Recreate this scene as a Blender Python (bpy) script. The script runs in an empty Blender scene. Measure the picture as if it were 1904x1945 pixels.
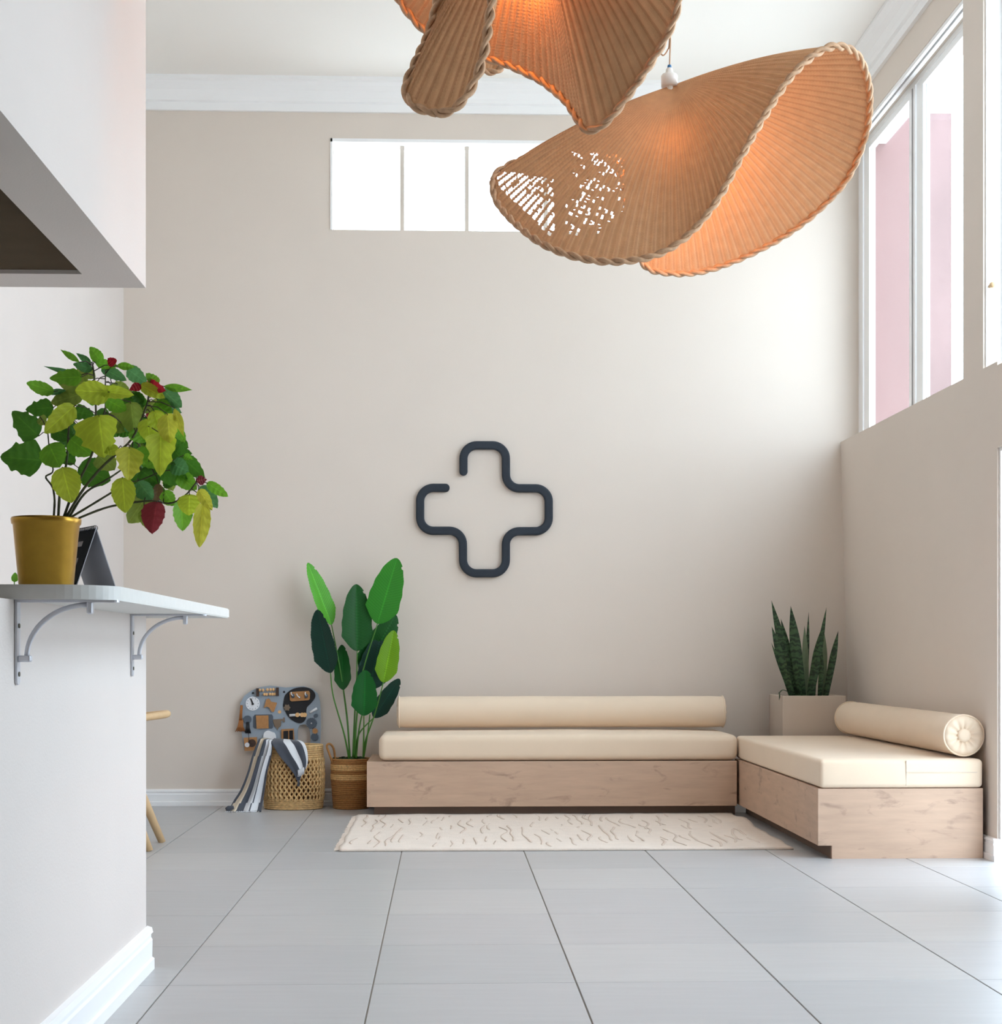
import bpy, bmesh, math, random
import numpy as np
from mathutils import Vector as V, Matrix, noise
random.seed(7)
R = random.Random(11)
pi = math.pi
S = bpy.context.scene
COL = S.collection

# ------------------------------------------------------------------ camera, sky, lamps of the place, exposure
F_PX, PPX, HORIZON, EYE = 2945.0, 945.0, 1240.0, 0.97
TH = math.atan(100 / 2945)
CT, ST = math.cos(TH), math.sin(TH)
cam_d = bpy.data.cameras.new('camera'); cam = bpy.data.objects.new('camera', cam_d); COL.objects.link(cam)
cam.location = (0, 0, EYE); cam.rotation_euler = (pi / 2, 0, -TH)
cam_d.sensor_fit = 'HORIZONTAL'; cam_d.sensor_width = 36.0; cam_d.lens = F_PX / 1904 * 36
cam_d.shift_x = (952 - PPX) / 1904; cam_d.shift_y = (HORIZON - 972.5) / 1904
cam_d.clip_start = 0.05
S.camera = cam
vs = S.view_settings
vs.view_transform = 'Standard'; vs.look = 'None'; vs.gamma = 1; vs.use_curve_mapping = False
vs.exposure = 0.0
SKY = 7.7
w = bpy.data.worlds.new('sky'); S.world = w; w.use_nodes = True
bg = w.node_tree.nodes['Background']; bg.inputs[0].default_value = (0.74, 0.87, 1.0, 1); bg.inputs[1].default_value = SKY
S.cycles.use_denoising = True
S.cycles.max_bounces = 10; S.cycles.diffuse_bounces = 7; S.cycles.glossy_bounces = 4
S.cycles.transparent_max_bounces = 16; S.cycles.sample_clamp_indirect = 6
S.cycles.caustics_reflective = False; S.cycles.caustics_refractive = False

def portal(loc, rot, sx, sy):      # daylight sampling at a real opening: adds no light of its own
    l = bpy.data.lights.new('window_portal', 'AREA'); l.shape = 'RECTANGLE'; l.size = sx; l.size_y = sy
    l.cycles.is_portal = True
    o = bpy.data.objects.new('window_portal', l); o.location = loc; o.rotation_euler = rot; COL.objects.link(o)
portal((2.80, 8.73, 3.27), (0, pi / 2, 0), 1.9, 2.26)
portal((2.80, 5.16, 3.27), (0, pi / 2, 0), 1.9, 4.3)
portal((2.80, 6.6, 0.97), (0, pi / 2, 0), 1.93, 1.06)
portal((0.19, 10.1, 3.94), (-pi / 2, 0, 0), 1.85, 0.56)
portal((2.80, 4.0, 1.1), (0, pi / 2, 0), 1.6, 2.1)

# ------------------------------------------------------------------ helpers
def P(px, py, Y):
    a = (px - PPX) / F_PX
    X = Y * math.tan(TH + math.atan(a)); zc = X * ST + Y * CT
    return V((X, Y, EYE + (HORIZON - py) * zc / F_PX))
def to_px(p):
    xc = p[0] * CT - p[1] * ST; zc = p[0] * ST + p[1] * CT
    return PPX + F_PX * xc / zc, HORIZON - F_PX * (p[2] - EYE) / zc

WL = {}
def mk(name, vf, mat, parent=None, smooth=False, loc=None, mi=None):
    vs_, fs = vf
    if loc is None:
        if parent is not None: loc = WL[parent.name]
        else:
            a = np.array([tuple(v) for v in vs_]); lo, hi = a.min(0), a.max(0)
            loc = V(((lo[0] + hi[0]) / 2, (lo[1] + hi[1]) / 2, lo[2]))
    loc = V(loc)
    me = bpy.data.meshes.new(name)
    me.from_pydata([(v[0] - loc[0], v[1] - loc[1], v[2] - loc[2]) for v in vs_], [], fs)
    for m in (mat if isinstance(mat, (list, tuple)) else [mat]): me.materials.append(m)
    if mi is not None: me.polygons.foreach_set('material_index', mi)
    if smooth: me.polygons.foreach_set('use_smooth', [True] * len(me.polygons))
    o = bpy.data.objects.new(name, me); COL.objects.link(o)
    WL[o.name] = loc
    if parent is not None:
        o.parent = parent; o.location = loc - WL[parent.name]
    else: o.location = loc
    return o
def thing(name, label, cat, loc, group=None):
    o = bpy.data.objects.new(name, None); COL.objects.link(o); o.location = loc; o.empty_display_size = 0.1
    WL[o.name] = V(loc); o['label'] = label; o['category'] = cat
    if group: o['group'] = group
    return o
def tag(o, label, cat, group=None):
    o['label'] = label; o['category'] = cat
    if group: o['group'] = group
    return o
def struct(o, label=None):
    o['kind'] = 'structure'
    if label: o['label'] = label
    return o
def stuff(o): o['kind'] = 'stuff'; return o

def join(*parts):
    vs_, fs = [], []
    for v, f in parts:
        k = len(vs_); vs_ += list(v); fs += [tuple(i + k for i in q) for q in f]
    return vs_, fs
def box(x0, y0, z0, x1, y1, z1):
    v = [(x0, y0, z0), (x1, y0, z0), (x1, y1, z0), (x0, y1, z0), (x0, y0, z1), (x1, y0, z1), (x1, y1, z1), (x0, y1, z1)]
    return v, [(0, 3, 2, 1), (4, 5, 6, 7), (0, 1, 5, 4), (1, 2, 6, 5), (2, 3, 7, 6), (3, 0, 4, 7)]
def from_bm(bm):
    bm.verts.index_update()
    r = ([tuple(v.co) for v in bm.verts], [tuple(v.index for v in f.verts) for f in bm.faces]); bm.free(); return r
def bbox(x0, y0, z0, x1, y1, z1, r=0.004, seg=2):
    bm = bmesh.new(); bmesh.ops.create_cube(bm, size=1)
    for v in bm.verts:
        v.co = V(((x0 + x1) / 2 + v.co.x * (x1 - x0), (y0 + y1) / 2 + v.co.y * (y1 - y0), (z0 + z1) / 2 + v.co.z * (z1 - z0)))
    bmesh.ops.bevel(bm, geom=bm.edges[:], offset=r, segments=seg, affect='EDGES', profile=0.5)
    return from_bm(bm)
def tube(pts, rad, seg=8, caps=True, closed=False, flat=1.0):
    pts = [V(p) for p in pts]; n = len(pts)
    if not hasattr(rad, '__len__'): rad = [rad] * n
    T = []
    for i in range(n):
        a = pts[(i - 1) % n] if (closed or i > 0) else pts[i]; b = pts[(i + 1) % n] if (closed or i < n - 1) else pts[i]
        T.append((b - a).normalized())
    up = V((0, 0, 1)) if abs(T[0].z) < 0.9 else V((0, 1, 0))
    N = (up - T[0] * up.dot(T[0])).normalized()
    vs_, fs = [], []
    for i in range(n):
        N = (N - T[i] * N.dot(T[i])).normalized(); B = T[i].cross(N)
        for k in range(seg):
            t = 2 * pi * k / seg
            vs_.append(tuple(pts[i] + (N * math.cos(t) * flat + B * math.sin(t)) * rad[i]))
    m = n if closed else n - 1
    for i in range(m):
        for k in range(seg):
            a = i * seg + k; b = i * seg + (k + 1) % seg; c = ((i + 1) % n) * seg
            fs.append((a, b, c + (k + 1) % seg, c + k))
    if caps and not closed:
        fs.append(tuple(range(seg))[::-1]); fs.append(tuple((n - 1) * seg + k for k in range(seg)))
    return vs_, fs
def lathe(profile, center, seg=48, sx=1.0, sy=1.0):
    cx, cy, cz = center; vs_, fs = [], []
    for r, z in profile:
        for k in range(seg):
            t = 2 * pi * k / seg; vs_.append((cx + r * sx * math.cos(t), cy + r * sy * math.sin(t), cz + z))
    for i in range(len(profile) - 1):
        for k in range(seg):
            a = i * seg; b = a + seg; k2 = (k + 1) % seg; fs.append((a + k, a + k2, b + k2, b + k))
    if profile[0][0] > 1e-6: fs.append(tuple(range(seg))[::-1])
    if profile[-1][0] > 1e-6: fs.append(tuple((len(profile) - 1) * seg + k for k in range(seg)))
    return vs_, fs
def prism_y(poly, y0, y1):            # poly of (x, z), counter-clockwise seen from -Y
    n = len(poly); v = [(x, y0, z) for x, z in poly] + [(x, y1, z) for x, z in poly]
    f = [tuple(range(n)), tuple(range(2 * n - 1, n - 1, -1))]
    for i in range(n):
        j = (i + 1) % n; f.append((i, n + i, n + j, j))
    return v, f
def prism_x(poly, x0, x1):            # poly of (y, z)
    n = len(poly); v = [(x0, y, z) for y, z in poly] + [(x1, y, z) for y, z in poly]
    f = [tuple(range(n))[::-1], tuple(range(n, 2 * n))]
    for i in range(n):
        j = (i + 1) % n; f.append((i, j, n + j, n + i))
    return v, f
def prism_z(poly, z0, z1):
    n = len(poly); v = [(x, y, z0) for x, y in poly] + [(x, y, z1) for x, y in poly]
    f = [tuple(range(n))[::-1], tuple(range(n, 2 * n))]
    for i in range(n):
        j = (i + 1) % n; f.append((i, j, n + j, n + i))
    return v, f
def sphere(c, r, seg=12, rings=8, sc=(1, 1, 1)):
    prof = [(max(1e-7, r * math.sin(pi * i / rings)), -r * math.cos(pi * i / rings)) for i in range(rings + 1)]
    v, f = lathe(prof, (0, 0, 0), seg)
    return [(c[0] + a * sc[0], c[1] + b * sc[1], c[2] + d * sc[2]) for a, b, d in v], f
def disc_y(x, z, r, y0, y1, seg=24, fn=None):
    poly = []
    for k in range(seg):
        t = 2 * pi * k / seg; q = r if fn is None else r * fn(t); poly.append((x + q * math.cos(t), z + q * math.sin(t)))
    return prism_y(poly, y0, y1)
def crom(pts, n, closed=False):
    pts = [np.array(tuple(p), float) for p in pts]; m = len(pts); out = []
    segs = m if closed else m - 1
    for s in range(n):
        u = s / n * segs if closed else s / (n - 1) * segs
        i = min(int(u), segs - 1); t = u - i
        g = (lambda k: pts[k % m]) if closed else (lambda k: pts[min(max(k, 0), m - 1)])
        a, b, c, d = g(i - 1), g(i), g(i + 1), g(i + 2)
        out.append(0.5 * (2 * b + (c - a) * t + (2 * a - 5 * b + 4 * c - d) * t * t + (3 * b - a - 3 * c + d) * t ** 3))
    return out

# ------------------------------------------------------------------ materials
def mat(name, col, rough=0.6, metal=0.0, spec=0.5, bump=0.0, bscale=60.0, var=0.0, vscale=4.0, stretch=(1, 1, 1), sheen=0.0, transl=0.0, coat=0.0):
    m = bpy.data.materials.new(name); m.use_nodes = True; nt = m.node_tree; N = nt.nodes; L = nt.links
    b = N['Principled BSDF']; b.inputs['Base Color'].default_value = (*col, 1); b.inputs['Roughness'].default_value = rough
    b.inputs['Metallic'].default_value = metal; b.inputs['Specular IOR Level'].default_value = spec
    b.inputs['Coat Weight'].default_value = coat
    if sheen: b.inputs['Sheen Weight'].default_value = sheen
    tc = N.new('ShaderNodeTexCoord'); mp = N.new('ShaderNodeMapping'); mp.inputs['Scale'].default_value = stretch
    L.new(tc.outputs['Object'], mp.inputs[0])
    if var:
        n = N.new('ShaderNodeTexNoise'); n.inputs['Scale'].default_value = vscale; n.inputs['Detail'].default_value = 5
        L.new(mp.outputs[0], n.inputs['Vector'])
        r = N.new('ShaderNodeMapRange'); r.inputs['From Min'].default_value = 0.25; r.inputs['From Max'].default_value = 0.75
        r.inputs['To Min'].default_value = 1 - var; r.inputs['To Max'].default_value = 1 + var
        L.new(n.outputs['Fac'], r.inputs['Value'])
        x = N.new('ShaderNodeVectorMath'); x.operation = 'SCALE'; x.inputs[0].default_value = col
        L.new(r.outputs[0], x.inputs['Scale']); L.new(x.outputs[0], b.inputs['Base Color'])
    if bump:
        n = N.new('ShaderNodeTexNoise'); n.inputs['Scale'].default_value = bscale; n.inputs['Detail'].default_value = 3
        L.new(mp.outputs[0], n.inputs['Vector'])
        q = N.new('ShaderNodeBump'); q.inputs['Strength'].default_value = bump; q.inputs['Distance'].default_value = 0.004
        L.new(n.outputs['Fac'], q.inputs['Height']); L.new(q.outputs[0], b.inputs['Normal'])
    if transl:
        t = N.new('ShaderNodeBsdfTranslucent'); ms = N.new('ShaderNodeMixShader'); ms.inputs[0].default_value = transl
        t.inputs['Color'].default_value = (*col, 1)
        if var: L.new(x.outputs[0], t.inputs['Color'])
        L.new(b.outputs[0], ms.inputs[1]); L.new(t.outputs[0], ms.inputs[2]); L.new(ms.outputs[0], N['Material Output'].inputs[0])
    return m
def srgb(r, g, b):
    f = lambda c: c / 12.92 if c <= 0.04045 else ((c + 0.055) / 1.055) ** 2.4
    return tuple(f(c / 255) for c in (r, g, b))

GREIGE = mat('greige wall paint', srgb(217, 206, 195), 0.85, bump=0.12, bscale=220, var=0.02, vscale=1.5)
WHITE_PAINT = mat('off white wall paint', srgb(212, 203, 197), 0.85, bump=0.15, bscale=160, var=0.02, vscale=2)
CEIL = mat('white ceiling paint', srgb(240, 237, 232), 0.9)
TRIM = mat('white gloss trim', srgb(240, 240, 240), 0.45)
LINING_BROWN = mat('dark brown hood lining', srgb(84, 72, 58), 0.95, spec=0.05, var=0.08, vscale=8)  # dark brown chipboard panel set inside the hood, faintly mottled
GROUT = mat('grey grout', srgb(142, 138, 130), 0.9)
FLOORBASE = mat('floor screed', srgb(150, 148, 144), 0.8)
TILES = [mat('pale grey porcelain tile', srgb(*c), 0.36, spec=0.5, var=0.045, vscale=3.0, stretch=(1.0, 9, 1), bump=0.03, bscale=90)
         for c in ((179, 179, 180), (183, 183, 183), (176, 177, 178))]
FRAME = mat('white window frame', srgb(242, 243, 243), 0.4)
FRAME_GREY = mat('beige grey frame edge', srgb(205, 195, 184), 0.6)
DARKLINE = mat('dark gap', srgb(60, 62, 58), 0.8)
PINK2 = mat('weathered pink outside plaster', srgb(122, 100, 99), 0.9, var=0.2, vscale=3, stretch=(1, 1, 0.3))
PINK = mat('pink outside plaster', srgb(134, 106, 104), 0.9, var=0.06, vscale=3, stretch=(1, 1, 0.4))
PAVE = mat('pale outside paving', srgb(228, 224, 218), 0.9, var=0.06, vscale=1)
def glass():
    m = bpy.data.materials.new('clear window glass'); m.use_nodes = True; N = m.node_tree.nodes; L = m.node_tree.links
    N.remove(N['Principled BSDF']); t = N.new('ShaderNodeBsdfTransparent'); t.inputs[0].default_value = (0.97, 0.98, 0.98, 1)
    g = N.new('ShaderNodeBsdfGlossy'); g.inputs['Roughness'].default_value = 0.02; lw = N.new('ShaderNodeLayerWeight')
    pw = N.new('ShaderNodeMath'); pw.operation = 'POWER'; pw.inputs[1].default_value = 5; L.new(lw.outputs['Facing'], pw.inputs[0])
    mu = N.new('ShaderNodeMath'); mu.operation = 'MULTIPLY_ADD'; mu.inputs[1].default_value = 0.35; mu.inputs[2].default_value = 0.03; L.new(pw.outputs[0], mu.inputs[0])
    ms = N.new('ShaderNodeMixShader'); L.new(mu.outputs[0], ms.inputs[0]); L.new(t.outputs[0], ms.inputs[1]); L.new(g.outputs[0], ms.inputs[2])
    L.new(ms.outputs[0], N['Material Output'].inputs[0]); return m
GLASS = glass()
def rattan(name, col, tl):
    m = mat(name, col, 0.65, var=0.08, vscale=30, transl=tl, bump=0.3, bscale=300, spec=0.3); return m
RATTAN = rattan('woven honey rattan', srgb(204, 158, 116), 0.10)
RATTAN_D = rattan('dark rattan spoke', srgb(190, 142, 102), 0.08)
RATTAN_RIM = mat('plaited rattan rim', srgb(186, 148, 114), 0.7, var=0.25, vscale=60)
RATTAN_RIM_D = mat('dark plaited rattan rim', srgb(150, 108, 78), 0.75, var=0.3, vscale=60)
FABRIC = mat('cream cotton canvas', srgb(229, 209, 185), 0.9, bump=0.15, bscale=500, sheen=0.2, var=0.02, vscale=6, spec=0.2)
SEAM = mat('cream seam thread', srgb(206, 192, 176), 0.9)
def oak():
    m = mat('limed oak board', srgb(194, 166, 144), 0.55, var=0.10, vscale=5, stretch=(1, 1, 7), spec=0.3)
    nt = m.node_tree; N = nt.nodes; L = nt.links; b = N['Principled BSDF']
    base = b.inputs['Base Color'].links[0].from_socket
    tc = [n for n in N if n.type == 'TEX_COORD'][0]
    mp = N.new('ShaderNodeMapping'); mp.inputs['Scale'].default_value = (2.2, 2.2, 5.5); L.new(tc.outputs['Object'], mp.inputs[0])
    n = N.new('ShaderNodeTexNoise'); n.inputs['Scale'].default_value = 2.6; n.inputs['Detail'].default_value = 6; n.inputs['Roughness'].default_value = 0.6; n.inputs['Distortion'].default_value = 0.6
    L.new(mp.outputs[0], n.inputs['Vector'])
    r = N.new('ShaderNodeValToRGB'); r.color_ramp.elements[0].position = 0.58; r.color_ramp.elements[0].color = (0, 0, 0, 1)
    r.color_ramp.elements[1].position = 0.76; r.color_ramp.elements[1].color = (0.7, 0.7, 0.7, 1); L.new(n.outputs['Fac'], r.inputs[0])
    mx = N.new('ShaderNodeMix'); mx.data_type = 'RGBA'; L.new(r.outputs[0], mx.inputs[0]); L.new(base, mx.inputs[6]); mx.inputs[7].default_value = (*srgb(124, 102, 90), 1)
    L.new(mx.outputs[2], b.inputs['Base Color']); return m
OAK = oak()
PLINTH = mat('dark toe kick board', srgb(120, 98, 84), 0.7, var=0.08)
BLACK_SIGN = mat('matt navy black sign', srgb(34, 42, 52), 0.75, var=0.1, vscale=30)
LAMINATE = mat('pale grey laminate worktop', srgb(214, 214, 210), 0.5, var=0.03, vscale=40)
STEEL = mat('satin white bracket steel', srgb(205, 207, 214), 0.35, metal=0.3)
HOLE = mat('screw hole', srgb(110, 104, 90), 0.8)
GOLD = mat('brushed gold metal', srgb(192, 150, 64), 0.3, metal=1.0, var=0.06, vscale=40)
SOIL = mat('dark potting soil', srgb(40, 32, 26), 0.95, bump=0.6, bscale=80)
STEM = mat('green brown poinsettia stem', srgb(82, 84, 60), 0.75, var=0.25, vscale=50)
PETI = mat('dark leaf stalk', srgb(72, 56, 48), 0.7)
LEAF = {k: mat('poinsettia leaf ' + n, srgb(*c), 0.5, var=0.13, vscale=22, transl=0.38, spec=0.35) for k, n, c in (
    ('d', 'dark green', (76, 126, 42)), ('g', 'mid green', (124, 184, 56)), ('o', 'olive', (150, 168, 76)), ('y', 'yellow green', (200, 216, 66)),
    ('Y', 'yellow', (214, 212, 76)), ('b', 'cool green', (96, 150, 92)), ('r', 'red', (176, 34, 48)), ('p', 'wine red', (140, 52, 58)), ('n', 'brown', (124, 96, 66)))}
SLEAF = {k: mat('paddle leaf ' + n, srgb(*c), 0.42, var=0.06, vscale=10, transl=0.12, spec=0.3) for k, n, c in (
    ('L', 'lime', (84, 168, 36)), ('B', 'bright green', (52, 136, 40)), ('D', 'deep green', (22, 84, 30)), ('T', 'dark teal', (16, 58, 46)), ('Y', 'yellow green', (108, 156, 20)), ('G', 'green', (14, 92, 30)))}
SSTEM = mat('fresh green leaf stalk', srgb(66, 118, 36), 0.45, var=0.15, vscale=20)
JUTE = mat('brown jute cord', srgb(164, 116, 66), 0.9, var=0.25, vscale=80)
JUTE_L = mat('pale seagrass band', srgb(212, 172, 116), 0.9, var=0.3, vscale=90)
WICK = mat('water hyacinth strand', srgb(204, 168, 116), 0.8, var=0.3, vscale=50)
WICK_IN = mat('dark brown basket lining', srgb(84, 60, 40), 0.95)  # even dark brown inner shell behind the woven strands
CHAR = mat('charcoal cotton stripe', srgb(72, 76, 86), 0.95, bump=0.3, bscale=400, sheen=0.2)
CREAM = mat('beige cotton stripe', srgb(214, 200, 178), 0.95, bump=0.3, bscale=400)
WHT = mat('white cotton stripe', srgb(224, 226, 230), 0.95, bump=0.3, bscale=400)
RUG = mat('ivory wool rug', srgb(228, 214, 200), 0.97, bump=0.7, bscale=120, var=0.05, vscale=14, sheen=0.3)
RUG_LINE = mat('taupe rug line', srgb(218, 203, 190), 0.97, bump=0.5, bscale=200)
PLANTER = mat('grey stone planter', srgb(200, 186, 172), 0.9, bump=0.25, bscale=140, var=0.04)
CHAIRW = mat('pale ash chair wood', srgb(206, 174, 132), 0.55, var=0.1, vscale=12, stretch=(1, 1, 0.3))
CERAMIC = mat('white porcelain lamp holder', srgb(244, 238, 230), 0.3)
CORD = mat('tan lamp cord', srgb(206, 170, 140), 0.8)
BLUE = mat('blue tape', srgb(60, 120, 170), 0.6)
def emit(name, col, s):
    m = bpy.data.materials.new(name); m.use_nodes = True; N = m.node_tree.nodes; b = N['Principled BSDF']
    b.inputs['Base Color'].default_value = (*col, 1); b.inputs['Emission Color'].default_value = (*col, 1); b.inputs['Emission Strength'].default_value = s; return m
BULB = emit('warm glowing bulb', (1.0, 0.55, 0.10), 14)

# ------------------------------------------------------------------ the room
XL, XR, YB, ZC = -2.034, 2.57, 9.90, 4.60
RT = 0.16                                   # right wall thickness
fl = mk('floor', box(-2.3, -2.6, -0.06, 2.73, 10.0, -0.004), GROUT, loc=(0, 0, -0.06)); struct(fl)
tile_me = {}
nx = 0
for i in range(-4, 4):
    for j in range(-5, 10):
        x0, y0 = 0.387 + 0.597 * i, 4.552 + 0.602 * j
        x1, y1 = x0 + 0.597, y0 + 0.602
        x0, x1, y1 = max(x0, XL), min(x1, 2.73), min(y1, YB)
        if x1 - x0 < 0.05 or y1 - y0 < 0.05: continue
        g, h = 0.0024, 0.0014
        key = (round(x1 - x0, 3), round(y1 - y0, 3), R.randrange(3))
        if key not in tile_me:
            o = mk('tile', bbox(-(x1 - x0) / 2 + g, -(y1 - y0) / 2 + h, -0.005, (x1 - x0) / 2 - g, (y1 - y0) / 2 - h, 0.0, 0.001, 1), TILES[key[2]], loc=(0, 0, 0))
            tile_me[key] = o.data
        else:
            o = bpy.data.objects.new('tile', tile_me[key]); COL.objects.link(o)
        o.parent = fl; o.location = V(((x0 + x1) / 2, (y0 + y1) / 2, R.uniform(-0.0004, 0.0))) - WL['floor']
struct(mk('ceiling', box(-2.2, -2.6, ZC, 2.9, 10.15, ZC + 0.12), CEIL))

# back wall with its clerestory opening
WX0, WX1, WZ0, WZ1 = P(628, 262, YB).x, P(1187, 262, YB).x, 3.664, 4.245
struct(mk('wall_back', join(box(-2.2, YB, -0.06, WX0, YB + 0.2, ZC), box(WX1, YB, -0.06, XR + RT, YB + 0.2, ZC),
                            box(WX0, YB, -0.06, WX1, YB + 0.2, WZ0), box(WX0, YB, WZ1, WX1, YB + 0.2, ZC)), GREIGE))
# left wall
struct(mk('wall_left', box(XL - 0.16, -2.6, -0.06, XL, YB, ZC), WHITE_PAINT))
# right wall: sill, piers, heads
SZ, HZ = 2.326, 4.218
def lean():                                  # the wall under the far window, a little out of true in its far corner
    x1 = XR + RT
    v = [(XR, 7.13, -0.06), (x1, 7.13, -0.06), (x1, YB, -0.06), (2.615, YB, -0.06), (XR, 7.13, SZ), (x1, 7.13, SZ), (x1, YB, SZ), (2.548, YB, SZ)]
    return v, box(0, 0, 0, 1, 1, 1)[1]
struct(mk('wall_right', join(lean(), box(XR, 7.32, SZ, XR + RT, 7.606, HZ), box(XR, -2.6, HZ, XR + RT, YB, ZC),
    box(XR, 3.0, 1.925, XR + RT, 7.13, 2.308), box(XR, 2.95, -0.06, XR + RT, 3.0, HZ),
    box(XR, 3.0, -0.06, XR + RT, 5.05, 0.3), box(XR, 5.05, -0.06, XR + RT, 6.07, 1.925), box(XR, -2.6, -0.06, XR + RT, 2.95, HZ)), GREIGE))
struct(mk('wall_front', join(box(-2.2, -2.75, -0.06, -1.4, -2.6, ZC), box(2.0, -2.75, -0.06, 2.75, -2.6, ZC), box(-1.4, -2.75, -0.06, 2.0, -2.6, ZC)), WHITE_PAINT))

# cornices
def cornice(prof, a, b, axis):
    if axis == 'x': return prism_x([(YB - d, ZC - h) for d, h in prof], a, b)
    return prism_y([(XR - d, ZC - h) for d, h in prof], a, b)
CP = [(0, 0), (0.115, 0), (0.115, 0.022), (0.098, 0.03), (0.085, 0.05), (0.06, 0.075), (0.045, 0.11), (0.04, 0.135), (0.022, 0.142), (0.022, 0.192), (0, 0.192)]
struct(mk('trim_1', cornice(CP, XL, 2.57, 'x'), TRIM))
struct(mk('trim_2', cornice(CP[::-1], -2.6, YB, 'y'), TRIM))
struct(mk('trim_3', prism_y([(XL + d, ZC - h) for d, h in CP], 4.77, YB), TRIM))
# baseboards
BP = [(0, 0), (0.022, 0), (0.022, 0.026), (0.015, 0.03), (0.016, 0.072), (0.012, 0.078), (0.012, 0.086), (0.018, 0.09), (0.014, 0.102), (0, 0.106)]
struct(mk('baseboard_back', prism_x([(YB - d, h) for d, h in BP], XL, 2.57), TRIM))
struct(mk('baseboard_right', join(prism_y([(XR - d, h) for d, h in BP[::-1]], 7.13, YB), prism_x([(7.13 - d, h) for d, h in BP], XR - 0.022, XR + RT)), TRIM))
struct(mk('baseboard_left', prism_y([(XL + d, h) for d, h in BP], 4.8, YB), TRIM))

# clerestory window in the back wall
fy0, fy1 = YB + 0.07, YB + 0.12
def zrow(py): return P(900, py, YB + 0.07).z
wpx = [(634, 760), (768, 883), (891, 1033), (1041, 1183)]
xs = [(P(a, 300, fy0).x, P(b, 300, fy0).x) for a, b in wpx]
fr = join(box(WX0, fy0, WZ0, xs[0][0], fy1, WZ1), box(xs[3][1], fy0, WZ0, WX1, fy1, WZ1), box(xs[0][0], fy0, zrow(275), xs[3][1], fy1, WZ1),
          box(xs[0][0], fy0, WZ0, xs[3][1], fy1, WZ0 + 0.012))
win2 = struct(mk('window_2', fr, FRAME_GREY))
for k in range(3): mk('mullion', box(xs[k][1], fy0, WZ0, xs[k + 1][0], fy1, WZ1), FRAME_GREY, win2)
for a, b in xs: mk('pane', box(a, fy0 + 0.02, WZ0 + 0.012, b, fy0 + 0.026, zrow(275)), GLASS, win2)
mk('reveal_trim', join(box(WX0, YB - 0.006, WZ1 - 0.001, WX1, YB + 0.07, WZ1 - 0.022), box(WX0 - 0.001, YB - 0.006, WZ0, WX0 + 0.012, YB + 0.07, WZ1)), TRIM, win2)

# tall windows in the right wall
fx0, fx1 = 2.665, 2.715
win1 = struct(mk('window_1', join(box(fx0, 9.80, SZ - 0.02, fx1, YB, HZ), box(fx0, 7.606, HZ - 0.03, fx1, 9.8, HZ), box(fx0, 7.606, SZ - 0.02, fx1, 9.8, SZ)), FRAME))
mk('mullion', join(box(fx0, 8.765, SZ, fx1, 8.80, HZ - 0.03), box(fx0, 8.70, SZ, fx1, 8.735, HZ - 0.03)), FRAME, win1)
mk('mullion_gap', box(fx0 + 0.008, 8.735, SZ, fx1, 8.765, HZ - 0.03), DARKLINE, win1)
for a, b in ((8.80, 9.80), (7.606, 8.70)):
    c = mk('casement', join(box(fx0 + 0.005, b - 0.13, SZ, fx1 - 0.005, b - 0.012, HZ - 0.03), box(fx0 + 0.005, a, SZ, fx1 - 0.005, a + 0.03, HZ - 0.03),
                            box(fx0 + 0.005, a + 0.03, HZ - 0.07, fx1 - 0.005, b - 0.13, HZ - 0.03)), FRAME, win1)
    mk('pane', box(fx0 + 0.02, a + 0.03, SZ, fx0 + 0.026, b - 0.13, HZ - 0.07), GLASS, c)
win3 = struct(mk('window_3', join(box(fx0, 7.28, 2.31, fx1, 7.32, HZ), box(fx0, 3.0, 2.31, fx1, 3.05, HZ), box(fx0, 5.1, 2.33, fx1, 5.2, HZ - 0.06), box(fx0, 3.05, HZ - 0.06, fx1, 7.28, HZ), box(fx0, 3.05, 2.31, fx1, 7.28, 2.33)), FRAME))
mk('pane', box(fx0 + 0.02, 5.2, 2.33, fx0 + 0.026, 7.28, HZ - 0.06), GLASS, win3)
mk('pane', box(fx0 + 0.02, 3.05, 2.33, fx0 + 0.026, 5.1, HZ - 0.06), GLASS, win3)
kz = P(1872, 541, 7.28).z
mk('latch', join(tube([(2.60, 7.318, kz), (2.60, 7.285, kz)], 0.008, 10), sphere((2.60, 7.28, kz), 0.014)), CHAIRW, win3)
mk('jamb_lining', box(XR + 0.012, 7.312, 2.31, fx0, 7.3195, HZ), TRIM, win3)
win4 = struct(mk('window_4', join(box(fx0, 3.0, 0.3, fx1, 3.04, 1.925), box(fx0, 5.01, 0.3, fx1, 5.05, 1.925), box(fx0, 4.55, 0.3, fx1, 4.62, 1.925)), FRAME))  # unseen window, widened so more daylight reaches the partition and hood
mk('pane', box(fx0 + 0.02, 3.04, 0.3, fx0 + 0.026, 4.55, 1.925), GLASS, win4)
mk('pane', box(fx0 + 0.02, 4.62, 0.3, fx0 + 0.026, 5.01, 1.925), GLASS, win4)
# curtain track along the head of the far window
struct(mk('trim_4', join(box(2.574, 7.606, HZ - 0.022, 2.592, 9.88, HZ), box(2.602, 7.606, HZ - 0.028, 2.625, 9.88, HZ)), TRIM))
struct(mk('trim_5', box(2.592, 7.606, HZ - 0.010, 2.602, 9.88, HZ), DARKLINE))
# doorway in the right wall
d1 = struct(mk('door_1', join(box(XR + 0.01, 7.112, 0.106, XR + RT, 7.1295, 1.925), box(XR + 0.01, 6.07, 1.907, XR + RT, 7.112, 1.9245), box(XR + 0.01, 6.0705, 0, XR + RT, 6.088, 1.907)), TRIM))
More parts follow.
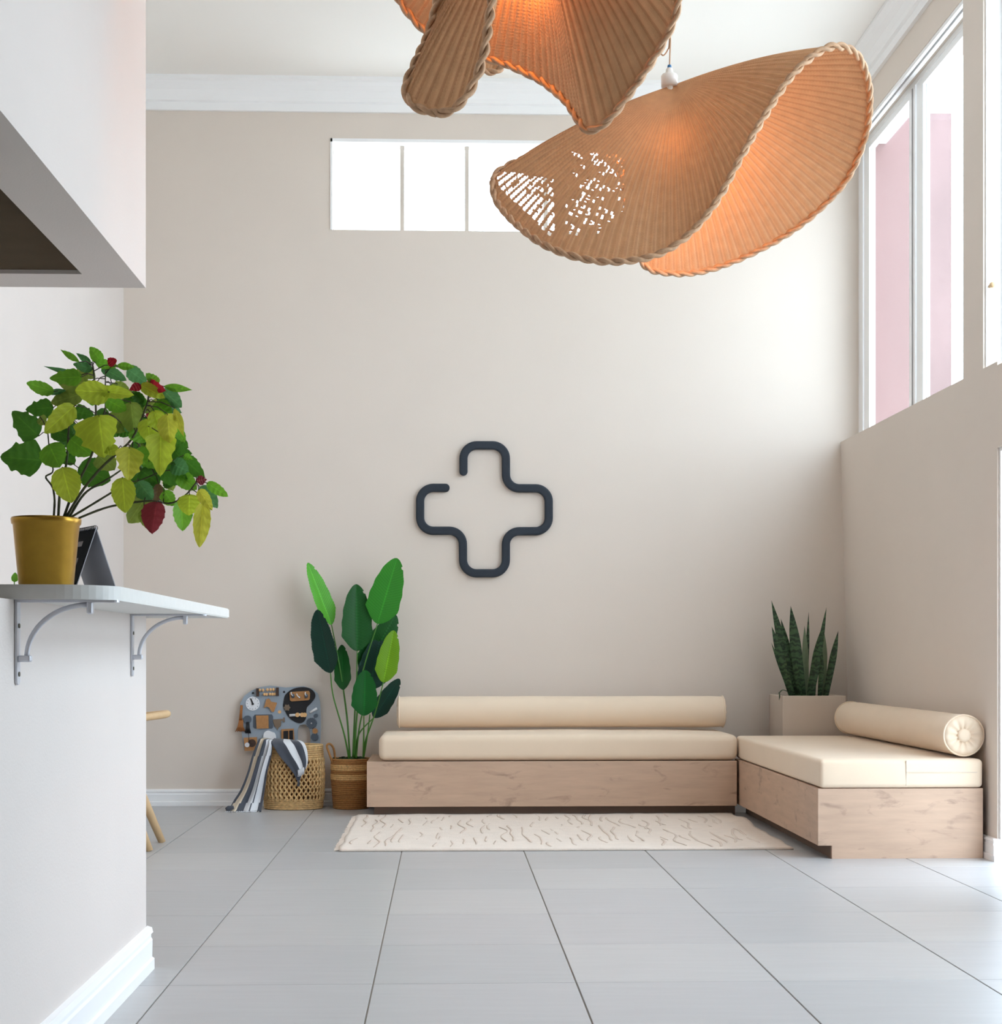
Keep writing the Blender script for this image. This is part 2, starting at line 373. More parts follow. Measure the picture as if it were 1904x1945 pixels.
# outside
struct(mk('ground', box(-30, -30, -0.4, 40, 40, -0.3), PAVE))
struct(mk('wall_outside', box(2.745, 9.96, -0.3, 3.12, 10.12, 4.6), PINK), 'pink plastered outside wall beyond the far window')
struct(mk('wall_outside_far', box(P(1758, 900, 12).x, 12, -0.3, P(1808, 900, 12).x, 12.3, 5.19), PINK2))
struct(mk('trim_6', box(2.735, 5.5, 4.27, 2.86, 9.96, 4.5), TRIM))

# low partition wall, hood of the serving hatch
struct(mk('wall_partition', box(-1.07, 2.2, -0.06, -0.913, 4.775, 1.083), WHITE_PAINT))
struct(mk('baseboard_partition', join(prism_y([(-0.913 + d, h * 1.25) for d, h in BP], 2.2, 4.795), prism_x([(4.775 + d, h * 1.25) for d, h in BP[::-1]], -1.07, -0.913)), TRIM))
HB = 2.082
struct(mk('wall_hood', join(box(-1.065, 1.6, HB, -0.911, 4.76, ZC), box(XL, 4.592, HB, -1.065, 4.76, ZC), box(XL, 1.6, HB, -1.065, 1.75, ZC)), WHITE_PAINT))
struct(mk('hood_lining', box(XL, 1.75, HB + 0.012, -1.065, 4.592, HB + 0.05), LINING_BROWN))

# ------------------------------------------------------------------ worktop and brackets
cx0, cx1, cy0, cy1 = -1.32, -0.704, 3.29, 5.09
rr = 0.13
poly = [(cx0, cy0)] + [(cx1 - rr + rr * math.sin(t * pi / 24), cy0 + rr - rr * math.cos(t * pi / 24)) for t in range(13)] + [(cx1, cy1), (cx0, cy1)]
bm = bmesh.new(); vs_, fs_ = prism_z(poly, 1.083, 1.114)
bv = [bm.verts.new(v) for v in vs_]; [bm.faces.new([bv[i] for i in f]) for f in fs_]
bmesh.ops.bevel(bm, geom=[e for e in bm.edges if abs(e.verts[0].co.z - e.verts[1].co.z) < 1e-5], offset=0.003, segments=2, affect='EDGES')
tag(mk('worktop', from_bm(bm), LAMINATE), 'pale grey laminate breakfast bar worktop with a rounded corner on the low wall', 'worktop')
def bracket(y, label):
    x, zt = -0.912, 1.0825
    t = thing('shelf_bracket', label, 'bracket', (x, y, zt - 0.185), 'white steel brackets under the worktop')
    hw = 0.013
    pl = [(y - hw, zt)] + [(y - hw, zt - 0.165)] + [(y - hw * math.cos(a * pi / 8), zt - 0.168 - hw * math.sin(a * pi / 8)) for a in range(1, 8)] + [(y + hw, zt - 0.165), (y + hw, zt)]
    mk('wall_plate', prism_x(pl, x, x + 0.005), STEEL, t)
    mk('top_plate', join(box(x + 0.004, y - hw, zt - 0.005, x + 0.205, y + hw, zt), disc_z(x + 0.205, y, hw, zt - 0.005, zt)), STEEL, t)
    mk('socket', bbox(x + 0.004, y - 0.011, zt - 0.132, x + 0.032, y + 0.011, zt - 0.118, 0.004), STEEL, t)
    mk('socket', bbox(x + 0.150, y - 0.011, zt - 0.030, x + 0.162, y + 0.011, zt - 0.002, 0.004), STEEL, t)
    r = 0.112
    arc = [(x + 0.022 + r * 1.16 * (1 - math.cos(a * pi / 32)), y, zt - 0.122 + r * math.sin(a * pi / 32)) for a in range(17)]
    mk('curved_brace', tube(arc, 0.0055, 10), STEEL, t, True)
    for dz in (0.055, 0.158): mk('screw', tube([(x + 0.0045, y, zt - dz), (x + 0.0075, y, zt - dz)], 0.005, 10), HOLE, t)
def disc_z(x, y, r, z0, z1, seg=16):
    return prism_z([(x + r * math.cos(2 * pi * k / seg), y + r * math.sin(2 * pi * k / seg)) for k in range(seg)], z0, z1)
bracket(3.335, 'white curved steel bracket nearest the front corner of the worktop')
bracket(4.55, 'white curved steel bracket near the far end of the low wall')

# ------------------------------------------------------------------ leaves
LUV = []
def set_uv(o, uv):
    me = o.data; lay = me.uv_layers.new(name='leaf_uv')
    for lp in me.loops: lay.data[lp.index].uv = uv[lp.vertex_index] if lp.vertex_index < len(uv) else (0, 0.3)
def veins(m, n, amt, rib, slant=0.35):
    nt = m.node_tree; N = nt.nodes; L = nt.links
    uv = N.new('ShaderNodeUVMap'); sx = N.new('ShaderNodeSeparateXYZ'); L.new(uv.outputs[0], sx.inputs[0])
    def M(op, a, b=None, c=None):
        q = N.new('ShaderNodeMath'); q.operation = op
        for i, v in enumerate((a, b, c)):
            if v is None: continue
            if isinstance(v, (int, float)): q.inputs[i].default_value = v
            else: L.new(v, q.inputs[i])
        return q.outputs[0]
    au = M('ABSOLUTE', M('MULTIPLY_ADD', sx.outputs[1], 2, -1))
    w = M('SINE', M('MULTIPLY', M('MULTIPLY_ADD', au, -slant, sx.outputs[0]), n * 2 * pi))
    lat = M('MULTIPLY', M('POWER', M('MULTIPLY_ADD', w, 0.5, 0.5), 5), amt)
    mid = M('MULTIPLY', M('SUBTRACT', 1, M('MINIMUM', M('DIVIDE', au, 0.07), 1)), rib)
    f = M('ADD', M('ADD', lat, mid), 1)
    for nd in list(N):
        if nd.type == 'VECT_MATH' and nd.operation == 'SCALE':
            old = nd.inputs['Scale'].links[0].from_socket; L.new(M('MULTIPLY', old, f), nd.inputs['Scale'])
for m in LEAF.values(): veins(m, 6, 0.09, 0.35, 0.42)
for m in SLEAF.values(): veins(m, 26, -0.22, 0.5, 0.12)
def leaf(base, tip, width, prof, nt=10, nu=6, twist=0.0, bend=0.0, fold=0.0, ripple=0.0, nrip=0, curl=0.0):
    base, tip = V(base), V(tip); a = tip - base; Ln = a.length; ax = a / Ln
    v = ((base + tip) / 2 - V((0, 0, EYE))).normalized()
    side = ax.cross(v).normalized(); nor = side.cross(ax).normalized()
    if nor.dot(v) > 0: nor = -nor
    s2 = side * math.cos(twist) + nor * math.sin(twist); n2 = nor * math.cos(twist) - side * math.sin(twist)
    wd = width / max(0.35, math.cos(twist))
    vs_, fs = [], []; LUV.clear()
    for i in range(nt + 1):
        t = i / nt; c = base + ax * (Ln * t) + nor * (bend * Ln * 4 * t * (1 - t))
        for j in range(nu + 1):
            u = -1 + 2 * j / nu; hw = wd / 2 * prof(t, u)
            h = fold * abs(u) * hw + (ripple * math.sin(nrip * 2 * pi * (t - 0.12 * abs(u))) * min(1, abs(u) * 3) if nrip else 0) - curl * u * u * hw
            vs_.append(tuple(c + s2 * (u * hw) + n2 * h)); LUV.append((t, u * 0.5 + 0.5))
    for i in range(nt):
        for j in range(nu):
            k = i * (nu + 1) + j; fs.append((k, k + 1, k + nu + 2, k + nu + 1))
    return vs_, fs
def pr_ovate(t, u):
    if t <= 0 or t >= 1: return 0.0
    b = t ** 0.5 * (1 - t) ** 0.78 / 0.425
    return b * (0.95 + 0.06 * (1 if int(t * 24) % 4 == 0 else 0))
def pr_tooth(t, u):
    if t <= 0 or t >= 1: return 0.0
    b = (min(1, t / 0.22) ** 0.6) * max(0.0, 1 - t) ** 0.62
    k = 0.0
    for c, h, q in ((0.42, 0.22, 0.08), (0.67, 0.42, 0.09)): k += h * max(0, 1 - abs(t - c - 0.02 * (u > 0)) / q)
    return b * 1.12 + k * 0.5
def pr_lance(t, u): return max(0.0, math.sin(pi * t ** 0.8)) ** 1.1
def pr_paddle(t, u):
    b = (min(1, t / 0.22) ** 0.6) * (max(0.0, 1 - max(0, (t - 0.26) / 0.74) ** 2.2)) ** 0.58
    if u < 0 and 0.86 < t < 0.90: b *= 0.82
    return b * (1 + 0.02 * math.sin(t * 31 + u))
def pr_sword(t, u): return (0.72 + 0.5 * t * (1.3 - t)) * (max(0.0, 1 - max(0, (t - 0.55) / 0.45) ** 1.6))

# ------------------------------------------------------------------ poinsettia in the gold pot
PY = 3.56
potc = P(88, 1111, PY); potx = potc.x
pot = thing('potted_poinsettia', 'tall poinsettia with green, yellow and red leaves in a gold metal pot on the worktop', 'plant', (potx, PY, 1.114))
s_ = F_PX / (PY + 0.02)
zt = P(88, 984, PY).z - 1.114
rb, rt = 0.0590, 0.0765
mk('pot', lathe([(0.001, 0.0), (rb, 0.0), (rb + 0.001, 0.002), (rt - 0.003, zt - 0.016), (rt, zt - 0.014), (rt + 0.0015, zt - 0.004), (rt, zt), (rt - 0.004, zt), (rt - 0.006, zt - 0.02), (0.06, 0.006), (0.001, 0.006)], (potx, PY, 1.114), 64), GOLD, pot, True, mi=None)
mk('soil', lathe([(0.001, zt - 0.012), (0.055, zt - 0.014), (0.0705, zt - 0.018)], (potx, PY, 1.114), 32), SOIL, pot)
def Z(zx, zy, Y): return P(zx * 0.25196, 640 + zy * 0.25196, Y)
stems = [
 ([(405, 1370), (412, 1230), (395, 1130), (345, 1055), (400, 1010), (375, 870), (362, 730)], 9, 0.02),
 ([(440, 1370), (455, 1150), (500, 960), (515, 750), (530, 560), (525, 430)], 11, 0.04),
 ([(478, 1370), (560, 1150), (660, 960), (718, 800), (725, 600), (710, 300), (700, 215)], 11, 0.0),
 ([(495, 1365), (620, 1160), (760, 990), (880, 880), (1000, 760), (1090, 560), (1120, 450), (1110, 370)], 11, -0.02),
 ([(520, 1365), (640, 1180), (800, 1080), (890, 1020), (1000, 940)], 10, 0.05),
 ([(520, 1368), (700, 1260), (880, 1150), (980, 1095), (1060, 1080), (1220, 1010)], 9, 0.02),
 ([(560, 1380), (760, 1300), (900, 1265), (1130, 1235), (1280, 1255), (1390, 1200), (1470, 1110), (1490, 1060)], 9, -0.03),
 ([(740, 640), (790, 560), (795, 430), (795, 280), (800, 220)], 7, 0.03)]
sp = []
for pts, wz, dy in stems:
    pp = [Z(x, y, PY + dy * (0.1 + 0.9 * i / (len(pts) - 1))) for i, (x, y) in enumerate(pts)]
    cr = crom(pp, 26); sp += [V(c) for c in cr]
    rad = [wz * 0.25196 / 845 * (1 - 0.45 * i / 25) * (1 + 0.12 * (i % 3 == 0)) for i in range(26)]
    mk('stem', tube(cr, rad, 7), STEM, pot, True)
PL = """600 190 455 95 40 g|690 200 572 120 42 b|770 195 678 75 80 g|700 240 552 203 62 b|868 208 812 160 62 r|880 215 1022 226 48 g|720 195 890 218 64 g
590 215 720 312 95 o|765 232 955 330 76 b|600 292 328 220 34 b|618 300 372 312 115 gt|668 345 430 335 140 o|408 412 200 345 85 g|500 402 348 428 38 b|625 425 382 500 120 o
826 415 566 405 150 y|760 410 1012 440 84 y|800 470 955 552 105 g|405 530 192 548 135 dt|292 747 92 560 185 dt|562 518 332 724 135 y|550 560 712 592 108 dt|300 600 345 660 70 o
745 588 788 912 275 yt|800 600 965 705 140 o|390 700 565 765 120 d|324 932 2 905 250 dt|368 808 452 985 175 g|528 770 692 892 150 g|700 735 552 755 78 o|468 982 540 1252 180 y
590 985 835 1085 190 d|895 838 788 872 70 y|975 828 968 1084 180 Yt|985 490 1018 742 150 o|950 445 1118 565 130 d|960 240 1112 352 100 b|1195 352 1100 272 66 g|1068 362 972 402 55 r
1105 350 1252 405 80 r|1058 360 1245 462 80 y|1232 372 1452 400 50 g|1225 398 1372 532 110 b|1185 468 1372 572 78 b|1170 490 1292 606 120 g|1315 535 1386 752 56 Y|1130 490 1205 600 130 o
1160 552 1218 740 120 y|1262 578 1285 802 130 Y|1110 615 1132 795 135 y|1212 728 1208 1052 195 yt|1325 690 1392 795 66 g|1305 785 1422 835 120 d|1305 850 1402 945 140 d|1380 862 1452 882 44 d
1385 892 1458 925 44 g|1395 928 1548 1062 120 d|1295 955 1425 1015 120 b|1215 985 1425 1085 150 d|1335 1040 1485 1152 110 g|1558 1100 1722 1203 70 g|1505 1128 1640 1292 96 b|1500 1150 1602 1308 76 Y
1532 1245 1503 1588 108 Y|1430 1185 1425 1348 140 y|1368 1225 1376 1464 125 g|1238 1158 1312 1272 96 g|1040 1088 1152 1225 120 b|1182 1242 1148 1486 145 p|1195 1105 1172 1255 66 n|1112 1190 966 1402 165 o
1085 1295 1142 1462 100 o|922 1058 945 1328 150 y|978 1108 1042 1188 40 d|1060 1000 1205 1110 160 d|1000 790 1115 885 140 d|880 680 1005 722 100 d|1095 880 1205 985 140 g|1245 1050 1335 1095 130 d
1080 1130 1275 1205 110 d|470 885 565 962 100 d|740 895 865 1005 140 o|1000 860 1105 965 130 g|420 440 525 522 90 d|1140 580 1120 640 60 r|1100 905 1140 915 40 r|1480 1085 1560 1075 60 p|1010 690 1090 800 130 g|1190 880 1280 960 130 d"""
R2 = random.Random(23); extra = []
for k in range(30):                                 # leaves deeper in the crown
    cx_, cy_ = R2.choice(((480, 480), (560, 700), (640, 380), (860, 560), (1000, 640), (1150, 760), (1180, 900), (1240, 1020), (1040, 1040), (900, 720), (1250, 460), (1000, 420), (780, 330)))
    cx_ += R2.uniform(-70, 70); cy_ += R2.uniform(-50, 50); an = R2.uniform(0.1, 3.0) if cx_ > 800 else R2.uniform(0.1, 3.6); ln_ = R2.uniform(110, 170)
    extra.append('%d %d %d %d %d %s' % (cx_, cy_, cx_ + ln_ * math.cos(an), cy_ + ln_ * math.sin(an) * 0.8, R2.uniform(70, 115), R2.choice('dddgogb')))
PL = '|'.join(extra) + '|' + PL
for q in PL.replace('\n', '|').split('|'):
    a = q.split(); bx, by, tx, ty, wz = map(float, a[:5]); c = a[5][0]; tooth = len(a[5]) > 1
    dep = {'y': -0.055, 'Y': -0.07, 'g': 0.0, 'd': 0.06, 'o': 0.035, 'b': 0.01, 'r': -0.02, 'p': -0.05, 'n': 0.0}[c] + R.uniform(-0.025, 0.025)
    if q in extra: dep = 0.05 + R.uniform(0, 0.07)
    B = Z(bx, by, PY + dep); T = Z(tx, ty, PY + dep + R.uniform(-0.03, 0.02))
    wd = wz * 0.25196 / 840 * 1.24
    lf = leaf(B, T, wd, pr_tooth if tooth else (pr_ovate if wz > 60 else pr_lance), 24, 6, R.uniform(-0.5, 0.5) if wz > 60 else R.uniform(-0.2, 0.2), R.uniform(-0.08, 0.14), R.uniform(0.15, 0.55), 0.0014, 5, R.uniform(0, 0.2))
    uv_ = list(LUV)
    near = min(sp, key=lambda p: (p - B).length)
    mid = (near + B) / 2 + V((0, 0, 0.006))
    pe = tube([near, mid, B, B.lerp(T, 0.06)], [0.0013, 0.0011, 0.0011, 0.0006], 5)
    o = mk('leaf', join(lf, pe), [LEAF[c], PETI], pot, True, mi=[0] * len(lf[1]) + [1] * len(pe[1]))
    set_uv(o, uv_)
    if c in 'rp': o['label'] = 'red leaf'

# sprig behind the pot, desk calendar
sx = P(27, 1111, 3.75)
sg = tag(mk('seedling_sprig', join(tube([(sx.x, 3.75, 1.1145), (sx.x + .001, 3.75, 1.125), P(27, 1100, 3.75)], 0.0012, 6), leaf(P(27, 1106, 3.75), P(29, 1087, 3.75), 0.017, pr_ovate, 8, 4, 0.2, 0.05, 0.2),
     disc_z(sx.x, 3.75, 0.006, 1.114, 1.1155, 10)), LEAF['g'], None, True), 'tiny single-leaf green sprig at the left of the gold pot', 'sprig')
ap = P(183, 1001, 3.80)
d = V((-0.55, 0.835, 0)); n = V((-0.835, -0.55, 0)); hgt = ap.z - 1.114; half = 0.056; ln = 0.20
cal = thing('desk_calendar', 'black and grey tent desk calendar standing behind the gold pot', 'calendar', (ap.x, ap.y, 1.114))
def panel(sgn, off, l0, l1, h0, h1, th):
    dn = n * sgn; sl = (dn * half - V((0, 0, hgt))); nn = (dn * hgt + V((0, 0, half))).normalized()
    q = [ap + d * l0 + sl * h0, ap + d * l1 + sl * h0, ap + d * l1 + sl * h1, ap + d * l0 + sl * h1]
    vs_ = [tuple(p + nn * off) for p in q] + [tuple(p + nn * (off + th)) for p in q]
    return vs_, [(0, 1, 2, 3), (7, 6, 5, 4), (0, 4, 5, 1), (1, 5, 6, 2), (2, 6, 7, 3), (3, 7, 4, 0)]
CARD = mat('grey card', srgb(178, 178, 186), 0.6); SHEET = mat('black printed sheet', srgb(22, 26, 30), 0.85, spec=0.15); PHOTO = mat('small printed photo', srgb(150, 142, 142), 0.7, var=0.35, vscale=60)
mk('front_board', panel(1, -0.002, 0, ln, 0, 1, 0.002), CARD, cal)
mk('back_board', panel(-1, -0.002, 0, ln, 0, 1, 0.002), CARD, cal)
pg = mk('page', panel(1, 0.0006, 0.001, ln, 0.03, 0.99, 0.0012), SHEET, cal)
mk('printed_photo', panel(1, 0.0019, 0.046, 0.080, 0.46, 0.64, 0.0002), PHOTO, pg)
mk('printed_photo', panel(1, 0.0019, 0.052, 0.085, 0.20, 0.28, 0.0002), PHOTO, pg)
rings = []
for k in range(20):
    c = ap + d * (0.006 + k * 0.0098) - V((0, 0, 0.002))
    rings.append(tube([c + n * (0.006 * math.cos(t * pi / 5)) + V((0, 0, 0.006 * math.sin(t * pi / 5))) for t in range(10)], 0.0008, 5, closed=True))
mk('spiral_binding', join(*rings), SHEET, cal, True)

# ------------------------------------------------------------------ wooden chair behind the low wall
ch = thing('wooden_chair', 'pale wooden chair with curved top rail, mostly hidden behind the low wall', 'chair', (-1.72, 7.80, 0))
mk('seat', prism_z([(-1.79 + 0.215 * math.copysign(abs(math.cos(t * pi / 16)) ** 0.6, math.cos(t * pi / 16)), 7.80 + 0.225 * math.copysign(abs(math.sin(t * pi / 16)) ** 0.6, math.sin(t * pi / 16))) for t in range(32)], 0.425, 0.455), CHAIRW, ch)
fa, fb = P(308, 1598, 7.98), P(284, 1614, 7.63)
for fx, fyy, tx, ty in ((fa.x, 7.985, -1.615, 7.93), (fb.x, 7.635, -1.615, 7.67), (-1.99, 7.97, -1.92, 7.93), (-1.99, 7.63, -1.92, 7.67)):
    mk('leg', tube([(fx, fyy, 0), ((fx + tx) / 2, (fyy + ty) / 2, 0.215), (tx, ty, 0.426)], [0.0185, 0.023, 0.025], 12), CHAIRW, ch, True)
rail = [(-1.95, 7.55, 0.63), (-1.72, 7.56, 0.637), (-1.52, 7.62, 0.648), (-1.412, 7.74, 0.66), (-1.392, 7.82, 0.664), (-1.43, 7.93, 0.66), (-1.55, 8.01, 0.648), (-1.74, 8.04, 0.637), (-1.95, 8.05, 0.63)]
mk('top_rail', tube(crom([V(p) for p in rail], 40), [0.012 + 0.008 * math.sin(pi * i / 39) for i in range(40)], 10, flat=0.95), CHAIRW, ch, True)
for px_, py_, qx, qy in ((-1.62, 7.60, -1.68, 7.63), (-1.62, 8.0, -1.68, 7.97), (-1.93, 7.555, -1.93, 7.62), (-1.93, 8.045, -1.93, 7.98)):
    mk('spindle', tube([(qx, qy, 0.45), (px_, py_, 0.64)], 0.009, 10), CHAIRW, ch, True)

# ------------------------------------------------------------------ sofa corner
def soft_box(x0, y0, z0, x1, y1, z1, r, puff, n=14):
    bm = bmesh.new(); bmesh.ops.create_cube(bm, size=1)
    sx, sy, sz = x1 - x0, y1 - y0, z1 - z0
    for v in bm.verts: v.co = V((v.co.x * sx, v.co.y * sy, v.co.z * sz))
    bmesh.ops.bevel(bm, geom=bm.edges[:], offset=r, segments=5, affect='EDGES', profile=0.5)
    bmesh.ops.subdivide_edges(bm, edges=[e for e in bm.edges if e.calc_length() > 0.12], cuts=n, use_grid_fill=True)
    for v in bm.verts:
        ux, uy = v.co.x / sx * 2, v.co.y / sy * 2
        k = max(0, 1 - ux ** 4) * max(0, 1 - uy ** 4)
        nz = noise.noise(V((v.co.x * 3, v.co.y * 3, z0 * 9 + v.co.z)))
        if v.co.z > 0: v.co.z += puff * k + 0.006 * nz * k
        v.co.y += 0.004 * noise.noise(V((v.co.x * 4, 7, v.co.z * 8)))
    bmesh.ops.translate(bm, verts=bm.verts[:], vec=((x0 + x1) / 2, (y0 + y1) / 2, (z0 + z1) / 2))
    return from_bm(bm)
lx0, lx1, lf_ = P(697, 1447, 9.19).x, 1.742, 9.19
sb = thing('sofa_base', 'long limed oak plinth base of the sofa along the back wall', 'sofa', ((lx0 + lx1) / 2, 9.5, 0))
mk('fascia_board', bbox(lx0, lf_, 0.058, lx1, lf_ + 0.02, 0.326, 0.0015, 1), OAK, sb)
mk('end_panel', bbox(lx0, lf_ + 0.0205, 0.058, lx0 + 0.02, 9.87, 0.326, 0.0015, 1), OAK, sb)
mk('seat_deck', box(lx0 + 0.02, lf_ + 0.0205, 0.300, lx1, 9.87, 0.324), OAK, sb)
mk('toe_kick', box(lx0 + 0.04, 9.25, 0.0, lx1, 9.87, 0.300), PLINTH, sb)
sb2 = thing('sofa_base', 'short limed oak plinth base of the sofa along the right wall', 'sofa', (2.15, 8.3, 0))
x0, x1, y0, y1 = 1.758, 2.543, 7.245, 9.345
no = [(x0, 0.062), (x0 + 0.066, 0.062), (x0 + 0.066, 0.0), (x1, 0.0), (x1, 0.330), (x0, 0.330)]
mk('end_panel', prism_y(no, y0, y0 + 0.022), OAK, sb2)
mk('fascia_board', bbox(x0, y0 + 0.0225, 0.062, x0 + 0.02, y1, 0.330, 0.001, 1), OAK, sb2)
mk('seat_deck', box(x0 + 0.02, y0 + 0.0225, 0.304, x1, y1, 0.328), OAK, sb2)
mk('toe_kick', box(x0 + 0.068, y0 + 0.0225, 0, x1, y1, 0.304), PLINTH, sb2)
tag(mk('seat_cushion', soft_box(lx0 + 0.07, 9.20, 0.328, lx1 + 0.03 - 0.02, 9.865, 0.480, 0.04, 0.012), FABRIC, None, True), 'long cream box seat cushion on the sofa along the back wall', 'cushion', 'cream seat cushions')
c2 = thing('seat_cushion', 'shorter cream box seat cushion with zip on the sofa along the right wall', 'cushion', (2.15, 8.3, 0.332), 'cream seat cushions')
mk('cover', soft_box(x0 + 0.005, y0 - 0.006, 0.332, x1, 9.34, 0.468, 0.022, 0.008), FABRIC, c2, True)
zx0 = P(1722, 1470, y0 - 0.008).x
mk('zip', join(box(zx0, y0 - 0.0075, 0.405, x1 - 0.03, y0 - 0.002, 0.408), box(zx0, y0 - 0.0075, 0.345, zx0 + 0.003, y0 - 0.002, 0.462)), SEAM, c2)
def bolster(a, b, r, label, wob):
    a, b = V(a), V(b); ax = (b - a).normalized(); L = (b - a).length
    e1 = V((0, 0, 1)); e2 = ax.cross(e1).normalized(); e1 = e2.cross(ax).normalized()
    t = thing('bolster_cushion', label, 'bolster', ((a.x + b.x) / 2, (a.y + b.y) / 2, min(a.z, b.z) - r), 'cream bolster cushions')
    def ring(s, rad, pleat=0.0, n=96):
        out = []
        for k in range(n):
            th = 2 * pi * k / n; q = rad * (1 + wob * 0.5 * noise.noise(V((math.cos(th) * 1.2, math.sin(th) * 1.2, s * 5))))
            c = a + ax * (s + pleat * math.cos(12 * th))
            out.append(tuple(c + (e1 * math.cos(th) + e2 * math.sin(th)) * q))
        return out
    def skin(rings):
        n = len(rings[0]); vs_ = [v for q in rings for v in q]; fs = []
        for i in range(len(rings) - 1):
            for k in range(n): fs.append((i * n + k, i * n + (k + 1) % n, (i + 1) * n + (k + 1) % n, (i + 1) * n + k))
        return vs_, fs
    ss = [L * i / 30 for i in range(31)]
    mk('cover', skin([ring(s, r * (0.965 if i in (0, 30) else 1.0) * (1 + wob * 0.12 * math.sin(i * 1.7))) for i, s in enumerate(ss)]), FABRIC, t, True)
    for s0, sg in ((0, -1), (L, 1)):
        e = mk('end_cap', skin([ring(s0, r * 0.965), ring(s0 + sg * 0.010, r * 0.90, 0.001), ring(s0 + sg * 0.014, r * 0.75, 0.0025), ring(s0 + sg * 0.013, r * 0.55, 0.004), ring(s0 + sg * 0.006, r * 0.40, 0.005), ring(s0 + sg * 0.001, r * 0.25, 0.002), ring(s0, 0.002)]), FABRIC, t, True)
        mk('button', skin([ring(s0 + sg * 0.002, r * 0.33), ring(s0 + sg * 0.012, r * 0.31), ring(s0 + sg * 0.017, r * 0.2), ring(s0 + sg * 0.018, 0.001)]), FABRIC, e, True)
        mk('piping', tube([V(p) + ax * (sg * 0.001) for p in ring(s0, r * 0.985, 0, 48)], 0.0045, 8, closed=True), FABRIC, t, True)
bz = P(1060, 1352, 9.68).z
bolster((P(759, 1352, 9.68).x, 9.69, bz), (P(1373, 1352, 9.68).x, 9.69, bz), 0.098, 'long cream bolster cushion lying against the back wall', 0.03)
bolster((2.466, 7.29, 0.578), (2.45, 9.27, 0.578), 0.098, 'cream bolster cushion with a buttoned round end against the right wall', 0.03)

# ------------------------------------------------------------------ rug
rx0, rx1, ry0, ry1 = -0.515, 1.715, 7.58, 9.235
bm = bmesh.new(); NXr, NYr = 120, 60; g = {}
for z in (0, 1):
    for i in range(NXr + 1):
        for j in range(NYr + 1):
            u, v_ = i / NXr, j / NYr; x = rx0 + (rx1 - rx0) * u; y = ry0 + (ry1 - ry0) * v_
            e = 0.012 * noise.noise(V((y * 5, 3, 0))) * (1 if i in (0, NXr) else 0); f = 0.008 * noise.noise(V((x * 6, 9, 0))) * (1 if j in (NYr,) else 0)
            zz = 0.0008 if z == 0 else 0.012 + 0.0035 * noise.noise(V((x * 4, y * 4, 1))) + 0.002 * noise.noise(V((x * 15, y * 15, 5))) + (0.02 * max(0, (u - 0.93) / 0.07) * max(0, 1 - abs(v_ - 0.72) / 0.16) if u > .93 else 0)
            g[z, i, j] = bm.verts.new((x + e, y + f, zz))
for i in range(NXr):
    for j in range(NYr):
        bm.faces.new((g[1, i, j], g[1, i + 1, j], g[1, i + 1, j + 1], g[1, i, j + 1])); bm.faces.new((g[0, i, j], g[0, i, j + 1], g[0, i + 1, j + 1], g[0, i + 1, j]))
for i in range(NXr):
    bm.faces.new((g[0, i, 0], g[0, i + 1, 0], g[1, i + 1, 0], g[1, i, 0])); bm.faces.new((g[0, i + 1, NYr], g[0, i, NYr], g[1, i, NYr], g[1, i + 1, NYr]))
for j in range(NYr):
    bm.faces.new((g[0, 0, j + 1], g[0, 0, j], g[1, 0, j], g[1, 0, j + 1])); bm.faces.new((g[0, NXr, j], g[0, NXr, j + 1], g[1, NXr, j + 1], g[1, NXr, j]))
rug = thing('rug', 'ivory wool rug with wavy taupe lines in front of the sofa', 'rug', (0.6, 8.4, 0))
mk('pile', from_bm(bm), RUG, rug, True)
lines = []
for k in range(38):
    x = rx0 + 0.06 + (rx1 - rx0 - 0.14) * ((k + R.uniform(-0.3, 0.3)) / 38); y = ry0 + R.uniform(0.04, 0.35)
    while y < ry1 - 0.15:
        ln_ = R.uniform(0.15, 0.75); pts = []; yy = y; xx = x
        while yy < min(y + ln_, ry1 - 0.05):
            pts.append((max(rx0 + .03, min(rx1 - .05, xx + 0.05 * noise.noise(V((k * 3.1, yy * 3.5, 2))))), yy, 0.0125)); yy += 0.03
        if len(pts) > 3: lines.append(tube(pts, [0.0075 if 0 < i < len(pts) - 1 else 0.003 for i in range(len(pts))], 6, flat=0.22))
        y = yy + R.uniform(0.06, 0.5)
stuff(mk('tufted_line', join(*lines), RUG_LINE, rug, True))
stuff(mk('fringe', join(*[tube([(rx0 - 0.0 + 0.004 * R.random(), ry0 + 0.02 + k * 0.0125, 0.009), (rx0 - 0.02 - 0.012 * R.random(), ry0 + 0.02 + k * 0.0125 + R.uniform(-.006, .006), 0.003)], 0.0022, 4) for k in range(128)]), RUG, rug))

# ------------------------------------------------------------------ wall sign
def C3(x, y): return P(760 + x * 0.16807, 810 + y * 0.16807, 9.885)
cp = [(718, 510), (718, 215), (1197, 215), (1200, 700), (1682, 700), (1682, 1185), (1198, 1185), (1197, 1660), (715, 1660), (710, 1180), (228, 1180), (228, 695), (515, 695)]
path = []
for i, p in enumerate(cp):
    p = np.array(p, float)
    if i in (0, len(cp) - 1): path.append(p); continue
    a, b = np.array(cp[i - 1], float), np.array(cp[i + 1], float); r = 150
    da, db = (a - p) / np.linalg.norm(a - p), (b - p) / np.linalg.norm(b - p)
    p0, p1 = p + da * r, p + db * r; cc = p + da * r + db * r
    for k in range(11):
        t = k / 10 * pi / 2; path.append(cc - db * r * math.cos(t) - da * r * math.sin(t))
w3 = [C3(*p) for p in path]
hw, dp = 0.0262, 0.030
sec = [(-1, 0), (-1, 0.72), (-0.86, 0.93), (-0.6, 1), (0.6, 1), (0.86, 0.93), (1, 0.72), (1, 0)]
vs_, fs_ = [], []
ext = []
